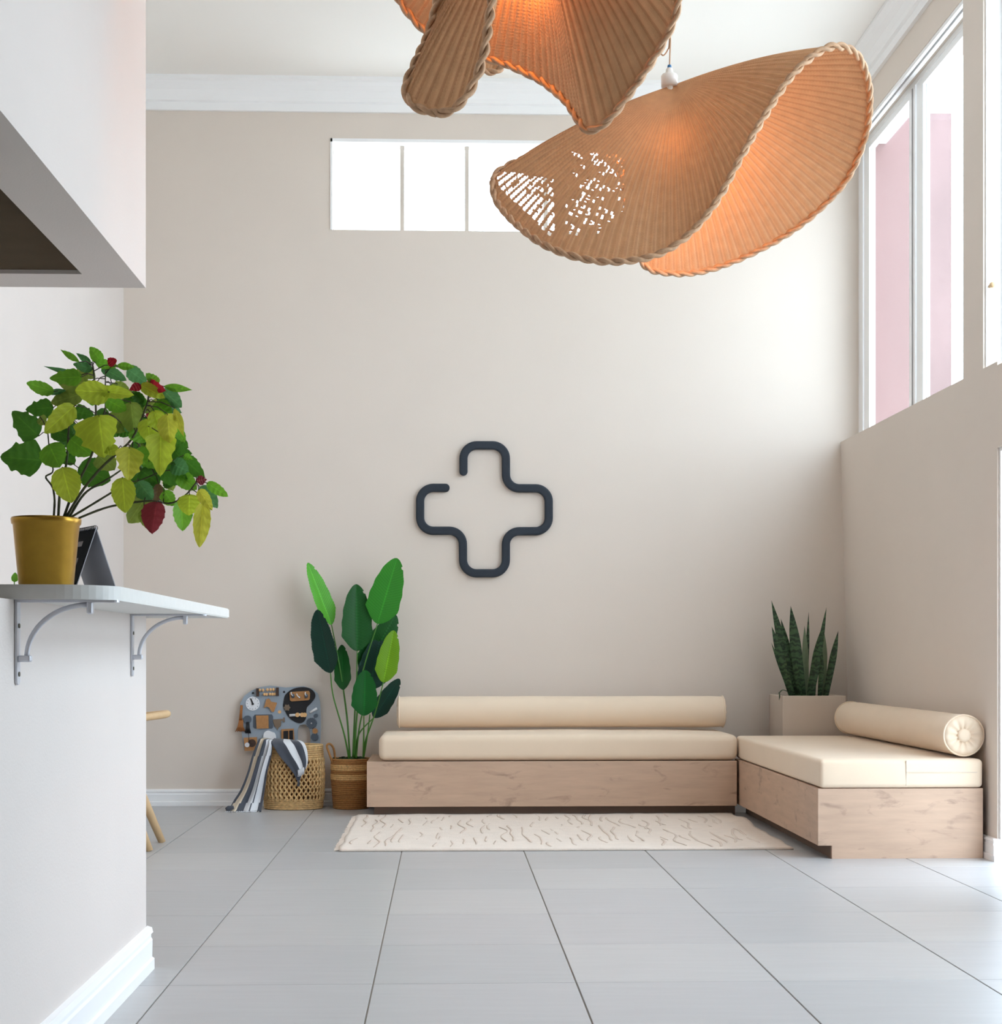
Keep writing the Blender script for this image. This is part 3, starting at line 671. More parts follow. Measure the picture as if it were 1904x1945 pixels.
n_ = len(w3)
for k in range(1, 7):      # rounded start
    pass
seq = []
t0 = (w3[1] - w3[0]).normalized(); t1 = (w3[-1] - w3[-2]).normalized()
for k in range(5): a = pi / 2 * k / 5; seq.append((w3[0] - t0 * hw * math.cos(a), t0, max(0.04, math.sin(a))))
for i in range(n_):
    t = (w3[min(i + 1, n_ - 1)] - w3[max(i - 1, 0)]).normalized(); seq.append((w3[i], t, 1.0))
for k in range(4, -1, -1): a = pi / 2 * k / 5; seq.append((w3[-1] + t1 * hw * math.cos(a), t1, max(0.04, math.sin(a))))
for c, t, sc in seq:
    s = V((t.z, 0, -t.x)).normalized()
    for u, h in sec: vs_.append((c.x + s.x * u * hw * sc, 9.899 - 0.004 - h * dp, c.z + s.z * u * hw * sc))
m_ = len(sec)
for i in range(len(seq) - 1):
    for k in range(m_): fs_.append((i * m_ + k, (i + 1) * m_ + k, (i + 1) * m_ + (k + 1) % m_, i * m_ + (k + 1) % m_))
fs_.append(tuple(range(m_))); fs_.append(tuple((len(seq) - 1) * m_ + k for k in range(m_))[::-1])
sgn = tag(mk('wall_sign', (vs_, fs_), BLACK_SIGN, None, False), 'navy black rounded cross outline sign with a gap, mounted on the back wall', 'sign')

# ------------------------------------------------------------------ planter with snake plant
pl = thing('potted_snake_plant', 'dark green snake plant in a tall square grey planter in the corner', 'plant', (2.256, 9.585, 0))
px0, px1, py0, py1, ph = P(1487, 1330, 9.39).x, P(1608, 1330, 9.39).x, 9.39, 9.78, 0.708
mk('planter', join(bbox(px0, py0, 0, px1, py0 + 0.025, ph, 0.004), bbox(px0, py1 - 0.025, 0, px1, py1, ph, 0.004), bbox(px0, py0 + 0.01, 0, px0 + 0.025, py1 - 0.01, ph, 0.004), bbox(px1 - 0.025, py0 + 0.01, 0, px1, py1 - 0.01, ph, 0.004)), PLANTER, pl)
mk('soil', box(px0 + 0.02, py0 + 0.02, 0.5, px1 - 0.02, py1 - 0.02, ph - 0.02), SOIL, pl)
def snake_mat():
    m = mat('banded snake plant leaf', srgb(48, 74, 46), 0.5, spec=0.4); nt = m.node_tree; N = nt.nodes; L = nt.links
    tc = [n for n in N if n.type == 'TEX_COORD'][0]
    wv = N.new('ShaderNodeTexWave'); wv.bands_direction = 'Z'; wv.inputs['Scale'].default_value = 9; wv.inputs['Distortion'].default_value = 9; wv.inputs['Detail'].default_value = 3; wv.inputs['Detail Scale'].default_value = 3
    L.new(tc.outputs['Object'], wv.inputs[0]); cr = N.new('ShaderNodeValToRGB')
    cr.color_ramp.elements[0].color = (*srgb(28, 50, 32), 1); cr.color_ramp.elements[1].color = (*srgb(66, 94, 62), 1); L.new(wv.outputs['Fac'], cr.inputs[0])
    L.new(cr.outputs[0], N['Principled BSDF'].inputs['Base Color']); return m
SNAKE = snake_mat(); SNAKE_L = mat('pale snake plant leaf', srgb(112, 128, 98), 0.5, var=0.15, vscale=25)
def SP(x, y, Y): return P(1440 + x * 0.1388, 1130 + y * 0.1388, Y)
for bx, by, tx, ty, wz, dy, pale, bend in ((500, 1360, 185, 72, 105, -0.02, 0, -0.02), (470, 1360, 190, 428, 100, -0.05, 0, 0.0), (455, 1360, 183, 648, 42, 0.02, 0, 0.05), (545, 1360, 315, 322, 88, 0.03, 0, 0.02),
    (600, 1360, 450, 148, 135, -0.04, 0, 0.0), (665, 1360, 640, 420, 80, 0.07, 1, 0.0), (655, 1360, 697, 228, 46, 0.09, 0, 0.0), (715, 1360, 885, 425, 112, -0.05, 0, 0.02), (740, 1360, 940, 165, 66, 0.01, 0, 0.03),
    (845, 1360, 885, 775, 62, -0.06, 0, 0.0), (880, 1360, 895, 440, 105, 0.05, 1, 0.02), (930, 1360, 1102, 488, 85, 0.0, 0, 0.02), (485, 1360, 278, 815, 70, -0.07, 0, 0.02), (580, 1360, 520, 900, 60, -0.08, 0, 0), (760, 1360, 780, 820, 60, 0.04, 0, 0)):
    mk('leaf', leaf(SP(bx, by + 20, 9.585 + dy * 0.6), SP(tx, ty, 9.585 + dy * 1.6), wz * 0.1388 / 303 * 1.2, pr_sword, 16, 4, R.uniform(-0.3, 0.3), bend * 0.5, 0.25), SNAKE_L if pale else SNAKE, pl, True)
mk('fallen_leaf', tube(crom([SP(290, 1345, 9.40), SP(340, 1300, 9.42), SP(420, 1325, 9.45), SP(470, 1340, 9.5)], 10), 0.006, 6, flat=0.4), SNAKE, pl, True)
mk('fallen_leaf', tube([SP(296, 1340, 9.386), SP(298, 1395, 9.386), SP(292, 1440, 9.386)], [0.004, 0.004, 0.001], 6), SNAKE, pl, True)

# ------------------------------------------------------------------ bird of paradise plant in the jute basket
jx, jy, jr, jh = -0.585, 9.72, 0.121, 0.312
bp = thing('potted_bird_of_paradise', 'large-leaved green plant in a banded jute basket at the left end of the sofa', 'plant', (jx, jy, 0))
prof = [(0.001, 0.0)]; cords = []; nb = 26
for i in range(nb):
    z = (i + 0.5) * jh / nb; r = jr * (0.88 + 0.12 * min(1, z / 0.18)); cords.append((r, z, i))
mk('liner', lathe([(0.001, 0.002), (jr * 0.86, 0.002), (jr * 0.94, 0.18), (jr * 0.95, jh - 0.004), (jr * 0.90, jh - 0.004), (jr * 0.90, jh - 0.02), (0.001, jh - 0.018)], (jx, jy, 0), 40), [SOIL], bp)
for r, z, i in cords:
    pale = i in (15, 16, 17, 20, 21, 22)
    pts = [(jx + (r + (0.0025 * ((k + i) % 2) if pale else 0.0006 * R.random())) * math.cos(2 * pi * k / 72), jy + (r + (0.0025 * ((k + i) % 2) if pale else 0)) * math.sin(2 * pi * k / 72), z + (0.001 * math.sin(k * 1.6 + i) if pale else 0)) for k in range(72)]
    mk('pale_braid' if pale else 'jute_coil', tube(pts, jh / nb * 0.56, 6, closed=True), JUTE_L if pale else JUTE, bp, True)
h1 = [P(632, 1450, 9.66), P(626, 1432, 9.65), P(621, 1417, 9.645), P(627, 1413, 9.65), P(634, 1422, 9.68), P(637, 1442, 9.70)]
mk('handle', tube(crom(h1, 20), 0.007, 8), JUTE, bp, True)
moss = []
for k in range(60):
    a, r = R.uniform(0, 2 * pi), jr * 0.85 * math.sqrt(R.random())
    moss.append(sphere((jx + r * math.cos(a), jy + r * math.sin(a), jh - 0.012 + R.uniform(0, 0.014)), R.uniform(0.008, 0.016), 6, 4, (1, 1, 0.6)))
MOSS = mat('dark green moss', srgb(30, 52, 24), 0.95, bump=0.6, bscale=150)
stuff(mk('moss', join(*moss), MOSS, bp, True))
def SB(x, y, Y): return P(560 + x * 0.26726, 1040 + y * 0.26726, Y)
for nm, b, t, wz, c, Y, tw, pts in (
    ('A', (262, 550), (92, 108), 125, 'L', 9.72, 0.55, [(322, 860), (372, 1200), (392, 1500)]),
    ('E', (345, 1012), (335, 690), 118, 'D', 9.70, -0.2, [(375, 1250), (394, 1500)]),
    ('F', (480, 900), (718, 476), 205, 'D', 9.76, 0.3, [(440, 1200), (425, 1500)]),
    ('G', (530, 1010), (608, 636), 222, 'T', 9.73, 0.3, [(465, 1250), (436, 1500)]),
    ('J', (562, 1210), (745, 932), 125, 'T', 9.74, 0.2, [(455, 1330), (434, 1500)]),
    ('C', (444, 737), (438, 260), 216, 'D', 9.66, 0.1, [(440, 950), (426, 1200), (414, 1500)]),
    ('D', (255, 892), (162, 440), 165, 'T', 9.62, -0.5, [(275, 1060), (350, 1320), (386, 1500)]),
    ('B', (588, 543), (728, 75), 232, 'B', 9.64, -0.15, [(480, 900), (442, 1200), (426, 1500)]),
    ('H', (630, 960), (705, 588), 155, 'Y', 9.61, 0.1, [(570, 1180), (505, 1370), (486, 1505)]),
    ('I', (492, 1196), (502, 870), 180, 'G', 9.58, 0.0, [(491, 1330), (488, 1505)])):
    B = SB(*b, Y); T = SB(*t, Y - 0.02 + R.uniform(-0.04, 0.06))
    root = [SB(x, y, Y + (jy - 0.02 - Y) * (i + 1) / len(pts)) for i, (x, y) in enumerate(pts)]
    lf = leaf(B, T, wz * 0.26726 / 304, pr_paddle, 110, 10, tw, R.uniform(-0.03, 0.05), 0.22 if nm not in 'AD' else 0.35, 0.0016, 22, 0.1)
    uv_ = list(LUV)
    st = crom(root[::-1] + [B], 20)
    pe = tube(st, [0.0062 - 0.0028 * i / 19 for i in range(20)], 7); mr = tube([B, B.lerp(T, 0.5), B.lerp(T, 0.97)], [0.003, 0.002, 0.0008], 5)
    o = mk('leaf', lf, SLEAF[c], bp, True)
    set_uv(o, uv_)
    mk('leaf_stalk', pe, SSTEM, o, True)
mk('leaf_stalk', tube(crom([SB(490, 1500, 9.69), SB(512, 1370, 9.66), SB(535, 1185, 9.65)], 12), 0.004, 7), SSTEM, bp, True)

# ------------------------------------------------------------------ wicker laundry basket and throw
bx, by, brx, bry, bh = P(558, 1500, 9.705).x, 9.705, 0.186, 0.128, 0.395
wb = thing('wicker_basket', 'oval woven wicker basket standing under the activity board', 'basket', (bx, by, 0))
def bsurf(a, z, off=0.0):
    k = 0.955 + 0.045 * math.sin(pi * min(1, z / bh))
    return (bx + (brx * k + off) * math.cos(a), by + (bry * k + off) * math.sin(a), z)
NA = 64
prof_in = [bsurf(2 * pi * k / NA, z, o_) for z, o_ in ((0.003, -0.012), (0.2, -0.012), (bh - 0.01, -0.012), (bh - 0.01, -0.020), (0.2, -0.02), (0.012, -0.02)) for k in range(NA)]
ff = [(i * NA + k, i * NA + (k + 1) % NA, (i + 1) * NA + (k + 1) % NA, (i + 1) * NA + k) for i in range(5) for k in range(NA)] + [tuple(range(NA))[::-1], tuple(5 * NA + k for k in range(NA))]
mk('lining', (prof_in, ff), WICK_IN, wb, True)
st = []
NS = 38; z0_, z1_ = 0.055, 0.315
for sgn_ in (1, -1):
    for k in range(NS):
        a0 = 2 * pi * k / NS; pts = []
        for q in range(31):
            t = q / 30; a = a0 + sgn_ * t * 2 * pi * 6 / NS * 1.0; off = -0.003 + 0.0045 * math.sin(2 * pi * 6 * t + (0 if sgn_ > 0 else pi))
            pts.append(bsurf(a, z0_ + (z1_ - z0_) * t, off))
        st.append(tube(pts, 0.0112, 6, flat=0.5))
stuff(mk('weave', join(*st), WICK, wb, True))
upr = [tube([bsurf(2 * pi * (k + .25) / 60, z0_ + (z1_ - z0_) * q / 4, -0.0085) for q in range(5)], 0.003, 5) for k in range(60)]
stuff(mk('stake', join(*upr), JUTE, wb, True))
for z in [0.008, 0.020, 0.032, 0.044, 0.056] + [0.315, 0.328, 0.341, 0.354, 0.367, 0.380, 0.392]:
    rim = z > 0.385
    pts = [bsurf(2 * pi * k / 96, z, (0.0022 * math.sin(k * pi / 1.5 + z * 300)) - 0.002) for k in range(96)]
    mk('rim_braid' if rim else 'woven_band', tube(pts, 0.0095 if rim else 0.0074, 6, closed=True), WICK, wb, True)
# the throw
def TB(x, y, Y): return P(430 + x * 0.15231, 1280 + y * 0.15231, Y - (0.018 if Y > 9.56 else 0))
def strip(left, right, n, m, wav=0.006, off=0.0):
    A, B = crom(left, n), crom(right, n); vs_ = []
    for i in range(n):
        for j in range(m + 1):
            t = j / m; p = A[i] * (1 - t) + B[i] * t
            p = p.copy(); p[1] -= wav * math.sin(t * pi * 5 + i * 0.12) * min(1, i / 6) + off
            vs_.append(tuple(p))
    fs = [(i * (m + 1) + j, i * (m + 1) + j + 1, (i + 1) * (m + 1) + j + 1, (i + 1) * (m + 1) + j) for i in range(n - 1) for j in range(m)]
    return vs_, fs
tl = [TB(520, 800, 9.66), TB(430, 800, 9.615), TB(395, 840, 9.59), TB(330, 1020, 9.585), TB(270, 1230, 9.58), TB(180, 1450, 9.57), TB(80, 1600, 9.545), V((TB(20, 1600, 9.50).x, 9.50, 0.006))]
tr = [TB(640, 830, 9.66), TB(570, 835, 9.605), TB(575, 900, 9.575), TB(560, 1010, 9.572), TB(510, 1200, 9.565), TB(480, 1400, 9.555), TB(455, 1590, 9.545), V((TB(440, 1600, 9.50).x, 9.48, 0.006))]
sa = strip(tl, tr, 40, 24, 0.013)
cols = [0, 0, 0, 1, 1, 1, 1, 1, 0, 0, 0, 0, 0, 2, 2, 2, 2, 0, 2, 2, 2, 2, 2, 0]
def throw_mi(i, j):
    sh = j + int(i * 0.06)
    return cols[min(23, sh)]
mia = [throw_mi(i, j) for i in range(39) for j in range(24)]
fl_ = [TB(600, 800, 9.66), TB(560, 850, 9.60), TB(600, 920, 9.575), TB(680, 1040, 9.57), TB(790, 1170, 9.57), TB(860, 1270, 9.57), TB(898, 1362, 9.57)]
fu = [TB(900, 825, 9.66), TB(945, 838, 9.615), TB(985, 880, 9.59), TB(1010, 960, 9.585), TB(1018, 1040, 9.585), TB(1012, 1110, 9.585), TB(990, 1170, 9.585)]
sb_ = strip(fl_, fu, 30, 20, 0.004, 0.006)
mib = [(0 if j < 8 else 2 if j < 13 else 0 if j < 18 else 2) for i in range(29) for j in range(20)]
vv, fv = join(sa, sb_)
th_ = thing('throw_blanket', 'charcoal, white and beige striped throw hanging over the rim of the wicker basket', 'blanket', (bx - 0.1, 9.56, 0))
o = mk('cloth', (vv, fv), [CHAR, CREAM, WHT], th_, True, mi=mia + mib)
sm = o.modifiers.new('thickness', 'SOLIDIFY'); sm.thickness = 0.004; sm.offset = 1
tas = []
for k in range(14):
    a = V((TB(20 + k * 30, 1600, 9.50).x, 9.498 - k * 0.0013, 0.005)); tas.append(tube([a, a + V((R.uniform(-.010, .004), -0.012, 0)), a + V((R.uniform(-.02, .008), -0.028, -0.002))], 0.0024, 5))
for k in range(10):
    a = TB(895 + k * 8, 1200 - k * 4, 9.565); tas.append(tube([a, a + V((0.002, -0.004, -0.02)), a + V((R.uniform(-.004, .004), -0.002, -0.042))], 0.0022, 5))
stuff(mk('fringe', join(*tas), WHT, th_, True))
tg = TB(898, 1330, 9.565)
mk('knotted_tassel', tube([tg, tg + V((0.002, -0.002, -0.012)), tg + V((-0.001, 0, -0.034))], [0.008, 0.006, 0.009], 8), CHAR, th_, True)
tg = V((TB(30, 1600, 9.50).x, 9.50, 0.022))
mk('knotted_tassel', tube([tg + V((0.03, 0, 0.008)), tg, tg + V((-0.016, 0, -0.008))], [0.010, 0.017, 0.012], 8), CHAR, th_, True)

# ------------------------------------------------------------------ activity board on the wall
BY = 9.872
bb = thing('activity_board', 'blue grey elephant shaped wooden activity board with gadgets hung on the wall', 'toy', (P(535, 1360, BY).x, BY, P(535, 1425, BY).z))
def bc(x, y):
    p = P(430 + x * 0.10504, 1290 + y * 0.10504, BY); return (p.x, p.z)
BLUEGREY = mat('blue grey painted board', srgb(150, 162, 174), 0.6); BLK = mat('matt black paint', srgb(20, 20, 24), 0.6); TAN = mat('tan plywood', srgb(178, 128, 78), 0.65, var=0.12, vscale=60)
BEAD = mat('pale wood bead', srgb(226, 180, 124), 0.5); SLATE = mat('slate grey plastic', srgb(82, 92, 104), 0.5); WH = mat('white plastic', srgb(232, 234, 238), 0.4); CHROME = mat('chrome', srgb(210, 212, 216), 0.2, metal=0.9)
TASS = mat('rust suede', srgb(158, 100, 52), 0.9, var=0.2, vscale=60); BRONZE = mat('bronze metal', srgb(136, 118, 100), 0.45, metal=0.5); DKBR = mat('dark brown wood', srgb(66, 46, 36), 0.7)
def poly3(pts, y0, y1):
    q = [bc(*p) for p in pts]
    ar = sum(q[i][0] * q[(i + 1) % len(q)][1] - q[(i + 1) % len(q)][0] * q[i][1] for i in range(len(q)))
    return prism_y(q if ar > 0 else q[::-1], y0, y1)
def smoothp(pts, n=70): return [tuple(c[:2]) for c in crom([(x, y, 0) for x, y in pts], n, True)]
def pl_(name, pts, h0, h1, m, par=None, sm=False, n=70): return mk(name, poly3(smoothp(pts, n) if sm else pts, BY - h1, BY - h0), m, par or bb)
def dc(name, x, y, r, h0, h1, m, par=None, fn=None, seg=24):
    X, Zz = bc(x, y); return mk(name, disc_y(X, Zz, r * 0.10504 / 298, BY - h1, BY - h0, seg, fn), m, par or bb)
outline = [(325, 1285), (300, 1100), (282, 960), (282, 780), (262, 560), (258, 430), (330, 300), (460, 205), (620, 140), (800, 118), (960, 135), (1080, 150), (1220, 140), (1400, 128), (1560, 172), (1660, 262), (1698, 400), (1715, 700), (1708, 1050), (1690, 1285), (1530, 1285), (1522, 960), (1490, 860), (1410, 812), (1330, 830), (1296, 900), (1292, 1285)]
pl_('board', outline, 0, 0.014, BLUEGREY)
pl_('ear', [(1040, 420), (1070, 290), (1180, 190), (1340, 145), (1500, 160), (1600, 240), (1610, 330), (1540, 430), (1465, 510), (1450, 610), (1440, 720), (1370, 790), (1270, 780), (1150, 700), (1070, 580), (1035, 490)], 0.014, 0.019, BLK, sm=True)
c = dc('clock_face', 485, 440, 125, 0.014, 0.020, WH, seg=36)
for k in range(12):
    a = 2 * pi * k / 12; dc('hour_mark', 485 + 100 * math.cos(a), 440 + 100 * math.sin(a), 7, 0.020, 0.021, SLATE, c, seg=8)
hd = mk('clock_hand', poly3([(440, 350), (458, 343), (500, 440), (480, 462)], BY - 0.024, BY - 0.020), BLK, c); dc('hub', 487, 447, 20, 0.020, 0.026, BLK, c)
ab = pl_('abacus', [(560, 172), (945, 158), (945, 300), (560, 312)], 0.014, 0.0155, BLUEGREY)
mk('post', poly3([(552, 165), (600, 165), (600, 310), (552, 310)], BY - 0.035, BY - 0.0155), DKBR, ab)
mk('post', poly3([(908, 150), (955, 150), (955, 300), (908, 300)], BY - 0.035, BY - 0.0155), DKBR, ab)
for yy in (195, 272):
    A, B = bc(575, yy), bc(930, yy - 4); mk('rod', tube([(A[0], BY - 0.026, A[1]), (B[0], BY - 0.026, B[1])], 0.0018, 6), CHROME, ab)
for xx, yy in ((612, 197), (672, 197), (752, 190), (808, 188), (860, 186), (698, 274), (740, 274), (800, 270), (845, 270), (886, 268)):
    q = bc(xx, yy); mk('bead', sphere((q[0], BY - 0.026, q[1]), 0.0098, 10, 7, (0.9, 1, 1)), BEAD, ab, True)
pl_('angled_block', [(690, 520), (730, 370), (768, 345), (800, 372), (812, 405), (925, 425), (868, 588), (835, 588), (780, 505), (740, 495)], 0.014, 0.028, TAN)
dc('wooden_ring', 970, 590, 30, 0.014, 0.020, BEAD, fn=None)
for xx, yy in ((490, 250), (1050, 230)): dc('screw', xx, yy, 20, 0.014, 0.018, BLK, seg=10)
tp = pl_('tap_panel', [(1170, 230), (1500, 210), (1520, 250), (1515, 360), (1490, 378), (1190, 400), (1160, 380), (1152, 250)], 0.019, 0.030, TAN)
for xx, yy, dx in ((1215, 300, -28), (1335, 330, -50), (1455, 300, -12)):
    q = bc(xx, yy); k = mk('tap', sphere((q[0], BY - 0.036, q[1]), 0.011 if xx != 1335 else 0.006, 10, 7, (1, 1, 1.3)), SLATE if xx != 1335 else CHROME, tp, True)
    a = bc(xx + dx, yy - 70); mk('tap_lever', tube([(q[0], BY - 0.044, q[1]), ((q[0] + a[0]) / 2 - 0.004, BY - 0.046, (q[1] + a[1]) / 2), (a[0], BY - 0.044, a[1])], 0.0032, 6), WH, tp, True)
dc('flower_dial', 1105, 512, 62, 0.019, 0.026, BRONZE, fn=lambda t: 0.86 + 0.14 * math.cos(6 * t), seg=36)
A, B = bc(1150, 652), bc(1420, 636); mk('slide_bolt', tube([(A[0], BY - 0.027, A[1]), (B[0], BY - 0.027, B[1])], 0.0085, 10), WH, bb, True)
for xx in (1295, 1380, 1425): dc('bolt_washer', xx, 642, 40, 0.021, 0.034 + xx * 1e-6, BEAD, seg=16)
A, B = bc(1520, 605), bc(1645, 525); mk('switch', tube([(A[0], BY - 0.018, A[1]), (B[0], BY - 0.018, B[1])], 0.0085, 10), WH, bb, True)
dc('round_knob', 1625, 660, 36, 0.014, 0.026, SLATE)
dc('gear', 1545, 795, 98, 0.014, 0.022, SLATE, fn=lambda t: 0.93 + 0.07 * math.copysign(1, math.cos(18 * t)), seg=108); dc('hub', 1545, 795, 14, 0.022, 0.025, CHROME)
dc('wooden_gear', 1612, 935, 54, 0.014, 0.023, TAN, fn=lambda t: 0.88 + 0.12 * math.copysign(1, math.cos(9 * t)), seg=54)
dc('gear', 1605, 1045, 74, 0.014, 0.022, SLATE, fn=lambda t: 0.93 + 0.07 * math.copysign(1, math.cos(14 * t)), seg=84)
pl_('door_plate', [(520, 640), (830, 635), (852, 670), (850, 870), (830, 893), (520, 890), (490, 860), (492, 680)], 0.014, 0.018, SLATE)
f_ = pl_('wooden_door', [(545, 655), (770, 652), (775, 885), (560, 892)], 0.018, 0.030, TAN)
mk('door_panel', poly3([(590, 695), (735, 692), (738, 848), (600, 852)], BY - 0.033, BY - 0.030), TAN, f_)
pl_('key', [(850, 725), (1035, 718), (1035, 690), (1062, 690), (1062, 778), (1035, 778), (1035, 748), (990, 752), (1000, 790), (990, 850), (950, 880), (935, 915), (905, 870), (880, 850), (860, 780)], 0.014, 0.021, BRONZE)
dc('round_mirror', 390, 728, 72, 0.014, 0.022, SLATE)
wn = pl_('shutter_frame', [(1005, 905), (1225, 890), (1250, 1285), (1005, 1285)], 0.014, 0.024, TAN)
mk('shutter', poly3([(1040, 935), (1125, 930), (1128, 1285), (1042, 1285)], BY - 0.028, BY - 0.024), BLK, wn); mk('shutter', poly3([(1148, 925), (1212, 922), (1222, 1285), (1150, 1285)], BY - 0.028, BY - 0.024), BLK, wn)
pl_('cloud', [(680, 1030), (700, 960), (760, 925), (820, 945), (880, 970), (905, 1030), (890, 1090), (780, 1110), (690, 1095)], 0.014, 0.030, WH, sm=True)
lb = pl_('wooden_box', [(330, 1055), (560, 1045), (565, 1280), (345, 1290)], 0.014, 0.040, TAN)
dc('ball', 395, 1180, 42, 0.040, 0.052, WH, lb)
dc('wooden_arch', 480, 1150, 70, 0.040, 0.044, DKBR, lb)
def strands(p0, p1, spread, r, n, m, name):
    A, B = bc(*p0), bc(*p1); L_ = []
    for k in range(n):
        dx = spread * (k / (n - 1) - 0.5)
        L_.append(tube([(A[0] + dx * 0.3, BY - 0.022, A[1]), (A[0] * .4 + B[0] * .6 + dx * 0.5, BY - 0.026 - 0.004 * (k % 2), A[1] * .4 + B[1] * .6), (B[0] + dx, BY - 0.022, B[1] + R.uniform(-.004, .004))], [r, r, r * 0.6], 5))
    return mk(name, join(*L_), m, bb, True)
strands((285, 470), (265, 760), 0.018, 0.005, 6, TASS, 'suede_strap')
strands((275, 730), (260, 940), 0.062, 0.004, 12, TASS, 'suede_tassel')
strands((400, 770), (400, 970), 0.036, 0.004, 9, BLK, 'black_tassel')
A, B = bc(412, 960), bc(428, 1150); mk('cord', tube([(A[0], BY - 0.028, A[1]), (B[0], BY - 0.05, B[1])], 0.0022, 6), BLK, bb)

# ------------------------------------------------------------------ pendant lamps
def shade(root, rim, apex, bulb, k, spokes, rings, holes=None, dark=()):
    ap_ = np.array(tuple(P(*apex))); bu = np.array(tuple(P(*bulb)))
    N = spokes * 4; rp = np.array(crom([P(*q) for q in rim], 1200, True))
    dl = np.linalg.norm(np.roll(rp, -1, 0) - rp, axis=1); cl = np.concatenate([[0], np.cumsum(dl)]); rp2 = np.vstack([rp, rp[:1]])
    u = np.arange(N) / N * cl[-1]; rp = np.stack([np.interp(u, cl, rp2[:, c]) for c in range(3)], 1)
    T = (np.linspace(0.0005, 1, rings) ** 0.9)[:, None, None]
    mid = (ap_ + rp) / 2; dv = mid - bu; dv /= np.linalg.norm(dv, axis=1)[:, None]
    ctl = mid + dv * k * np.linalg.norm(rp - ap_, axis=1)[:, None]
    G = ap_ * (1 - T) ** 2 + 2 * ctl[None] * T * (1 - T) + rp[None] * T ** 2
    du = np.roll(G, -1, 1) - np.roll(G, 1, 1); dt = np.gradient(G, axis=0)
    nn = np.cross(du, dt); nn /= np.maximum(1e-9, np.linalg.norm(nn, axis=2))[:, :, None]
    jj = np.arange(N)[None, :]; ii = np.arange(rings)[:, None]
    sep = np.linalg.norm(du, axis=2) / 2 * 4                      # spoke spacing
    amp = np.minimum(0.0036, sep * 0.2)
    wv = np.cos(2 * pi * jj / 8 + pi * (ii // 1)) * amp * 0.75 + np.cos(2 * pi * jj / 4) * amp * 0.55
    G = G + nn * wv[:, :, None]
    vs_ = G.reshape(-1, 3)
    fs = []; mi_ = []; rg = random.Random(5)
    hc = {}
    for i in range(rings - 1):
        for j in range(N):
            if holes and j % 4 in (0, 3):
                pr = holes(G[i, j], j // 4, i)
                if pr > 0:
                    key = (j // 4, i // (6 if pr > 0.6 else 2 if pr > 0.5 else 1))
                    if key not in hc: hc[key] = rg.random()
                    if hc[key] < pr and not (pr > 0.6 and i % 9 == 0 and hc[key] > 0.3): continue
            a = i * N; b = a + N; j2 = (j + 1) % N
            fs.append((a + j, a + j2, b + j2, b + j)); mi_.append(1 if j % 4 == 2 and i > rings * 0.12 and i < rings * 0.955 else 0)
    sh = mk('woven_shade', (vs_.tolist(), fs), [RATTAN, RATTAN_D], root, True, mi=mi_)
    ring2 = rp
    rb_ = []
    for ph in (0, pi):
        pts = []
        for q in range(0, N, 1):
            t = (np.roll(ring2, -1, 0)[q] - np.roll(ring2, 1, 0)[q]); t /= np.linalg.norm(t)
            rad = ring2[q] - ctl[q]; rad -= t * rad.dot(t); rad /= np.linalg.norm(rad); bn = np.cross(t, rad)
            w_ = q * 2 * pi / 12 + ph
            pts.append(ring2[q] + rad * (0.005 * math.cos(w_)) + bn * (0.008 * math.sin(w_)))
        rb_.append(tube(pts, 0.0078, 5, closed=True))
    band = [tuple(p) for p in G[int(rings * 0.93)]]
    mk('rim_braid', join(*rb_), RATTAN_RIM, root, True)
    return sh
def lamp(name, label, rim, apex, bulb, k, spokes, rings, watt, holes=None, loop=True, sock=None):
    A = P(*apex); root = thing(name, label, 'lamp', (A.x, A.y, A.z), 'woven rattan pendant lamps')
    shade(root, rim, apex, bulb, k, spokes, rings, holes)
    Sx = P(*sock) if sock else A
    Sx = V((Sx.x, Sx.y, Sx.z))
    h = mk('lamp_holder', lathe([(0.001, -0.016), (0.029, -0.016), (0.030, 0.020), (0.026, 0.026), (0.014, 0.030), (0.012, 0.046), (0.004, 0.052), (0.001, 0.052)], tuple(Sx), 24), CERAMIC, root, True)
    mk('tape_band', lathe([(0.0062, 0.050), (0.0075, 0.053), (0.0062, 0.060)], tuple(Sx), 14), BLUE, h)
    cp_ = [Sx + V((0, 0, 0.05)), Sx + V((0.002, 0, 0.10))]
    if loop: cp_ += [Sx + V((0.003, 0, 0.17)), Sx + V((-0.012, 0.008, 0.19)), Sx + V((-0.030, 0.012, 0.16)), Sx + V((-0.036, 0.012, 0.125)), Sx + V((-0.022, 0.010, 0.098)), Sx + V((-0.006, 0.006, 0.115)), Sx + V((0.001, 0.004, 0.15))]
    cp_ += [Sx + V((0.004, 0, 0.34)), Sx + V((0.002, 0, 0.8)), V((Sx.x, Sx.y, ZC - 0.02))]
    mk('cord', tube(crom(cp_, 120), 0.0028, 6), CORD, root, True)
    mk('ceiling_rose', lathe([(0.001, -0.03), (0.03, -0.03), (0.05, -0.012), (0.052, -0.0005)], (Sx.x, Sx.y, ZC), 24), CERAMIC, root, True)
    B = P(*bulb)
    mk('bulb', sphere(B, 0.034, 16, 10, (1, 1, 1.2)), BULB, root, True)
    top = Sx - V((0, 0, 0.01))
    mk('bulb_stem', tube([top, B + V((0, 0, 0.036))], 0.012, 10), CERAMIC, root)
    l = bpy.data.lights.new('bulb_light', 'POINT'); l.energy = watt; l.color = (1.0, 0.40, 0.12); l.shadow_soft_size = 0.04
    lo = bpy.data.objects.new('bulb_light', l); COL.objects.link(lo); lo.parent = root; lo.location = B - WL[root.name] - V((0, 0, 0.055))
    return root
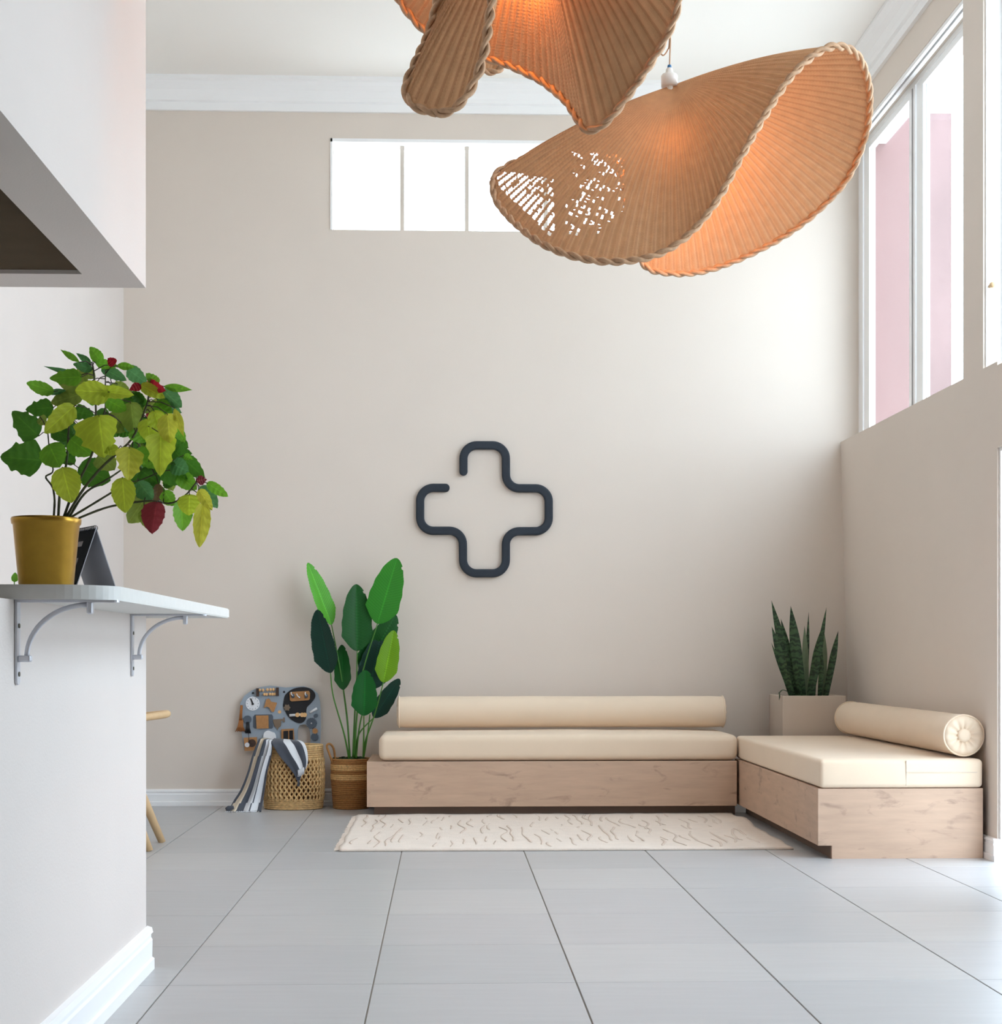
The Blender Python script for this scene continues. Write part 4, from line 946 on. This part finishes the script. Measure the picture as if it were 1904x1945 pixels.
def holes2(p, sj, i):
    x, y = to_px(p)
    if x > 1186 or y < 280: return 0
    if 1268 < x < 1322 and 270 < y < 306: return 0.10
    # loosened weave in the drooping left lobe
    a = (x - 990) / 62; b = (y - 385) / 60
    q = (x - 952) * 0.62 + 318
    if 948 < x < 1052 and abs(y - (322 + (x - 948) * 0.62)) < 1e9:
        lo = 322 + (x - 948) * 0.16; hi = 352 + (x - 948) * 0.95
        if lo < y < hi and x < 1000 - (0 if y < 400 else -60) : return 0.95
        if lo < y < hi and x < 1052: return 0.55
    if 1085 < x < 1186 and 288 < y < 425: return 0.11 + 0.16 * (noise.noise(V((x * 0.03, y * 0.03, 0))) > 0.0)
    if 1075 < x < 1140 and 385 < y < 445: return 0.16
    return 0
rim2 = [(936, 345, 5.35), (945, 385, 5.3), (985, 430, 5.2), (1040, 468, 5.12), (1110, 492, 5.08), (1180, 497, 5.06), (1250, 483, 5.06), (1310, 445, 5.06), (1360, 385, 5.06), (1405, 305, 5.06), (1450, 225, 5.08), (1500, 150, 5.1), (1550, 103, 5.13), (1592, 88, 5.17), (1630, 106, 5.25), (1650, 155, 5.35), (1653, 205, 5.45), (1643, 265, 5.55), (1610, 340, 5.65), (1550, 405, 5.72), (1480, 455, 5.77), (1400, 495, 5.8), (1330, 517, 5.8), (1275, 520, 5.78), (1225, 505, 5.75), (1195, 440, 5.7), (1184, 350, 5.65), (1150, 295, 5.6), (1080, 280, 5.5), (1000, 300, 5.42), (950, 325, 5.38)]
lamp('pendant_lamp', 'whole twisted rattan pendant lamp hanging at the right with its mouth open to the right', rim2, (1283, 160, 5.45), (1300, 300, 5.42), 0.10, 130, 110, 9, holes2, True, (1272, 156, 5.45))
rim1 = [(832, 215, 4.3), (868, 203, 4.28), (900, 160, 4.28), (920, 100, 4.28), (932, 20, 4.3), (945, -60, 4.32), (1000, -140, 4.35), (1100, -190, 4.35), (1220, -160, 4.38), (1290, -60, 4.42), (1286, 20, 4.46), (1258, 85, 4.5), (1210, 160, 4.52), (1155, 230, 4.54), (1118, 248, 4.58), (1098, 225, 4.62), (1075, 192, 4.68), (1040, 162, 4.75), (1000, 139, 4.8), (960, 122, 4.85), (920, 110, 4.88), (870, 95, 4.9), (815, 66, 4.9), (770, 18, 4.88), (735, -40, 4.84), (715, -110, 4.75), (740, -170, 4.65), (790, -130, 4.55), (830, -30, 4.5), (815, 60, 4.46), (790, 120, 4.4), (770, 168, 4.36), (785, 200, 4.33)]
lamp('pendant_lamp', 'nearest rattan pendant lamp with a narrow tongue hanging down at its left', rim1, (1010, -235, 4.6), (1010, -130, 4.62), 0.10, 110, 100, 8, None, False)
rim3 = [(895, 110, 5.5), (915, 131, 5.45), (940, 137, 5.45), (960, 122, 5.45), (1000, 92, 5.5), (1060, 55, 5.6), (1090, 0, 5.7), (1060, -60, 5.8), (980, -80, 5.8), (900, -40, 5.75), (872, 40, 5.65), (880, 85, 5.55)]
lamp('pendant_lamp', 'rattan pendant lamp almost hidden, only a lower lip showing beside the hanging tongue', rim3, (985, -130, 5.6), (970, -20, 5.62), 0.08, 70, 50, 2, None, False)
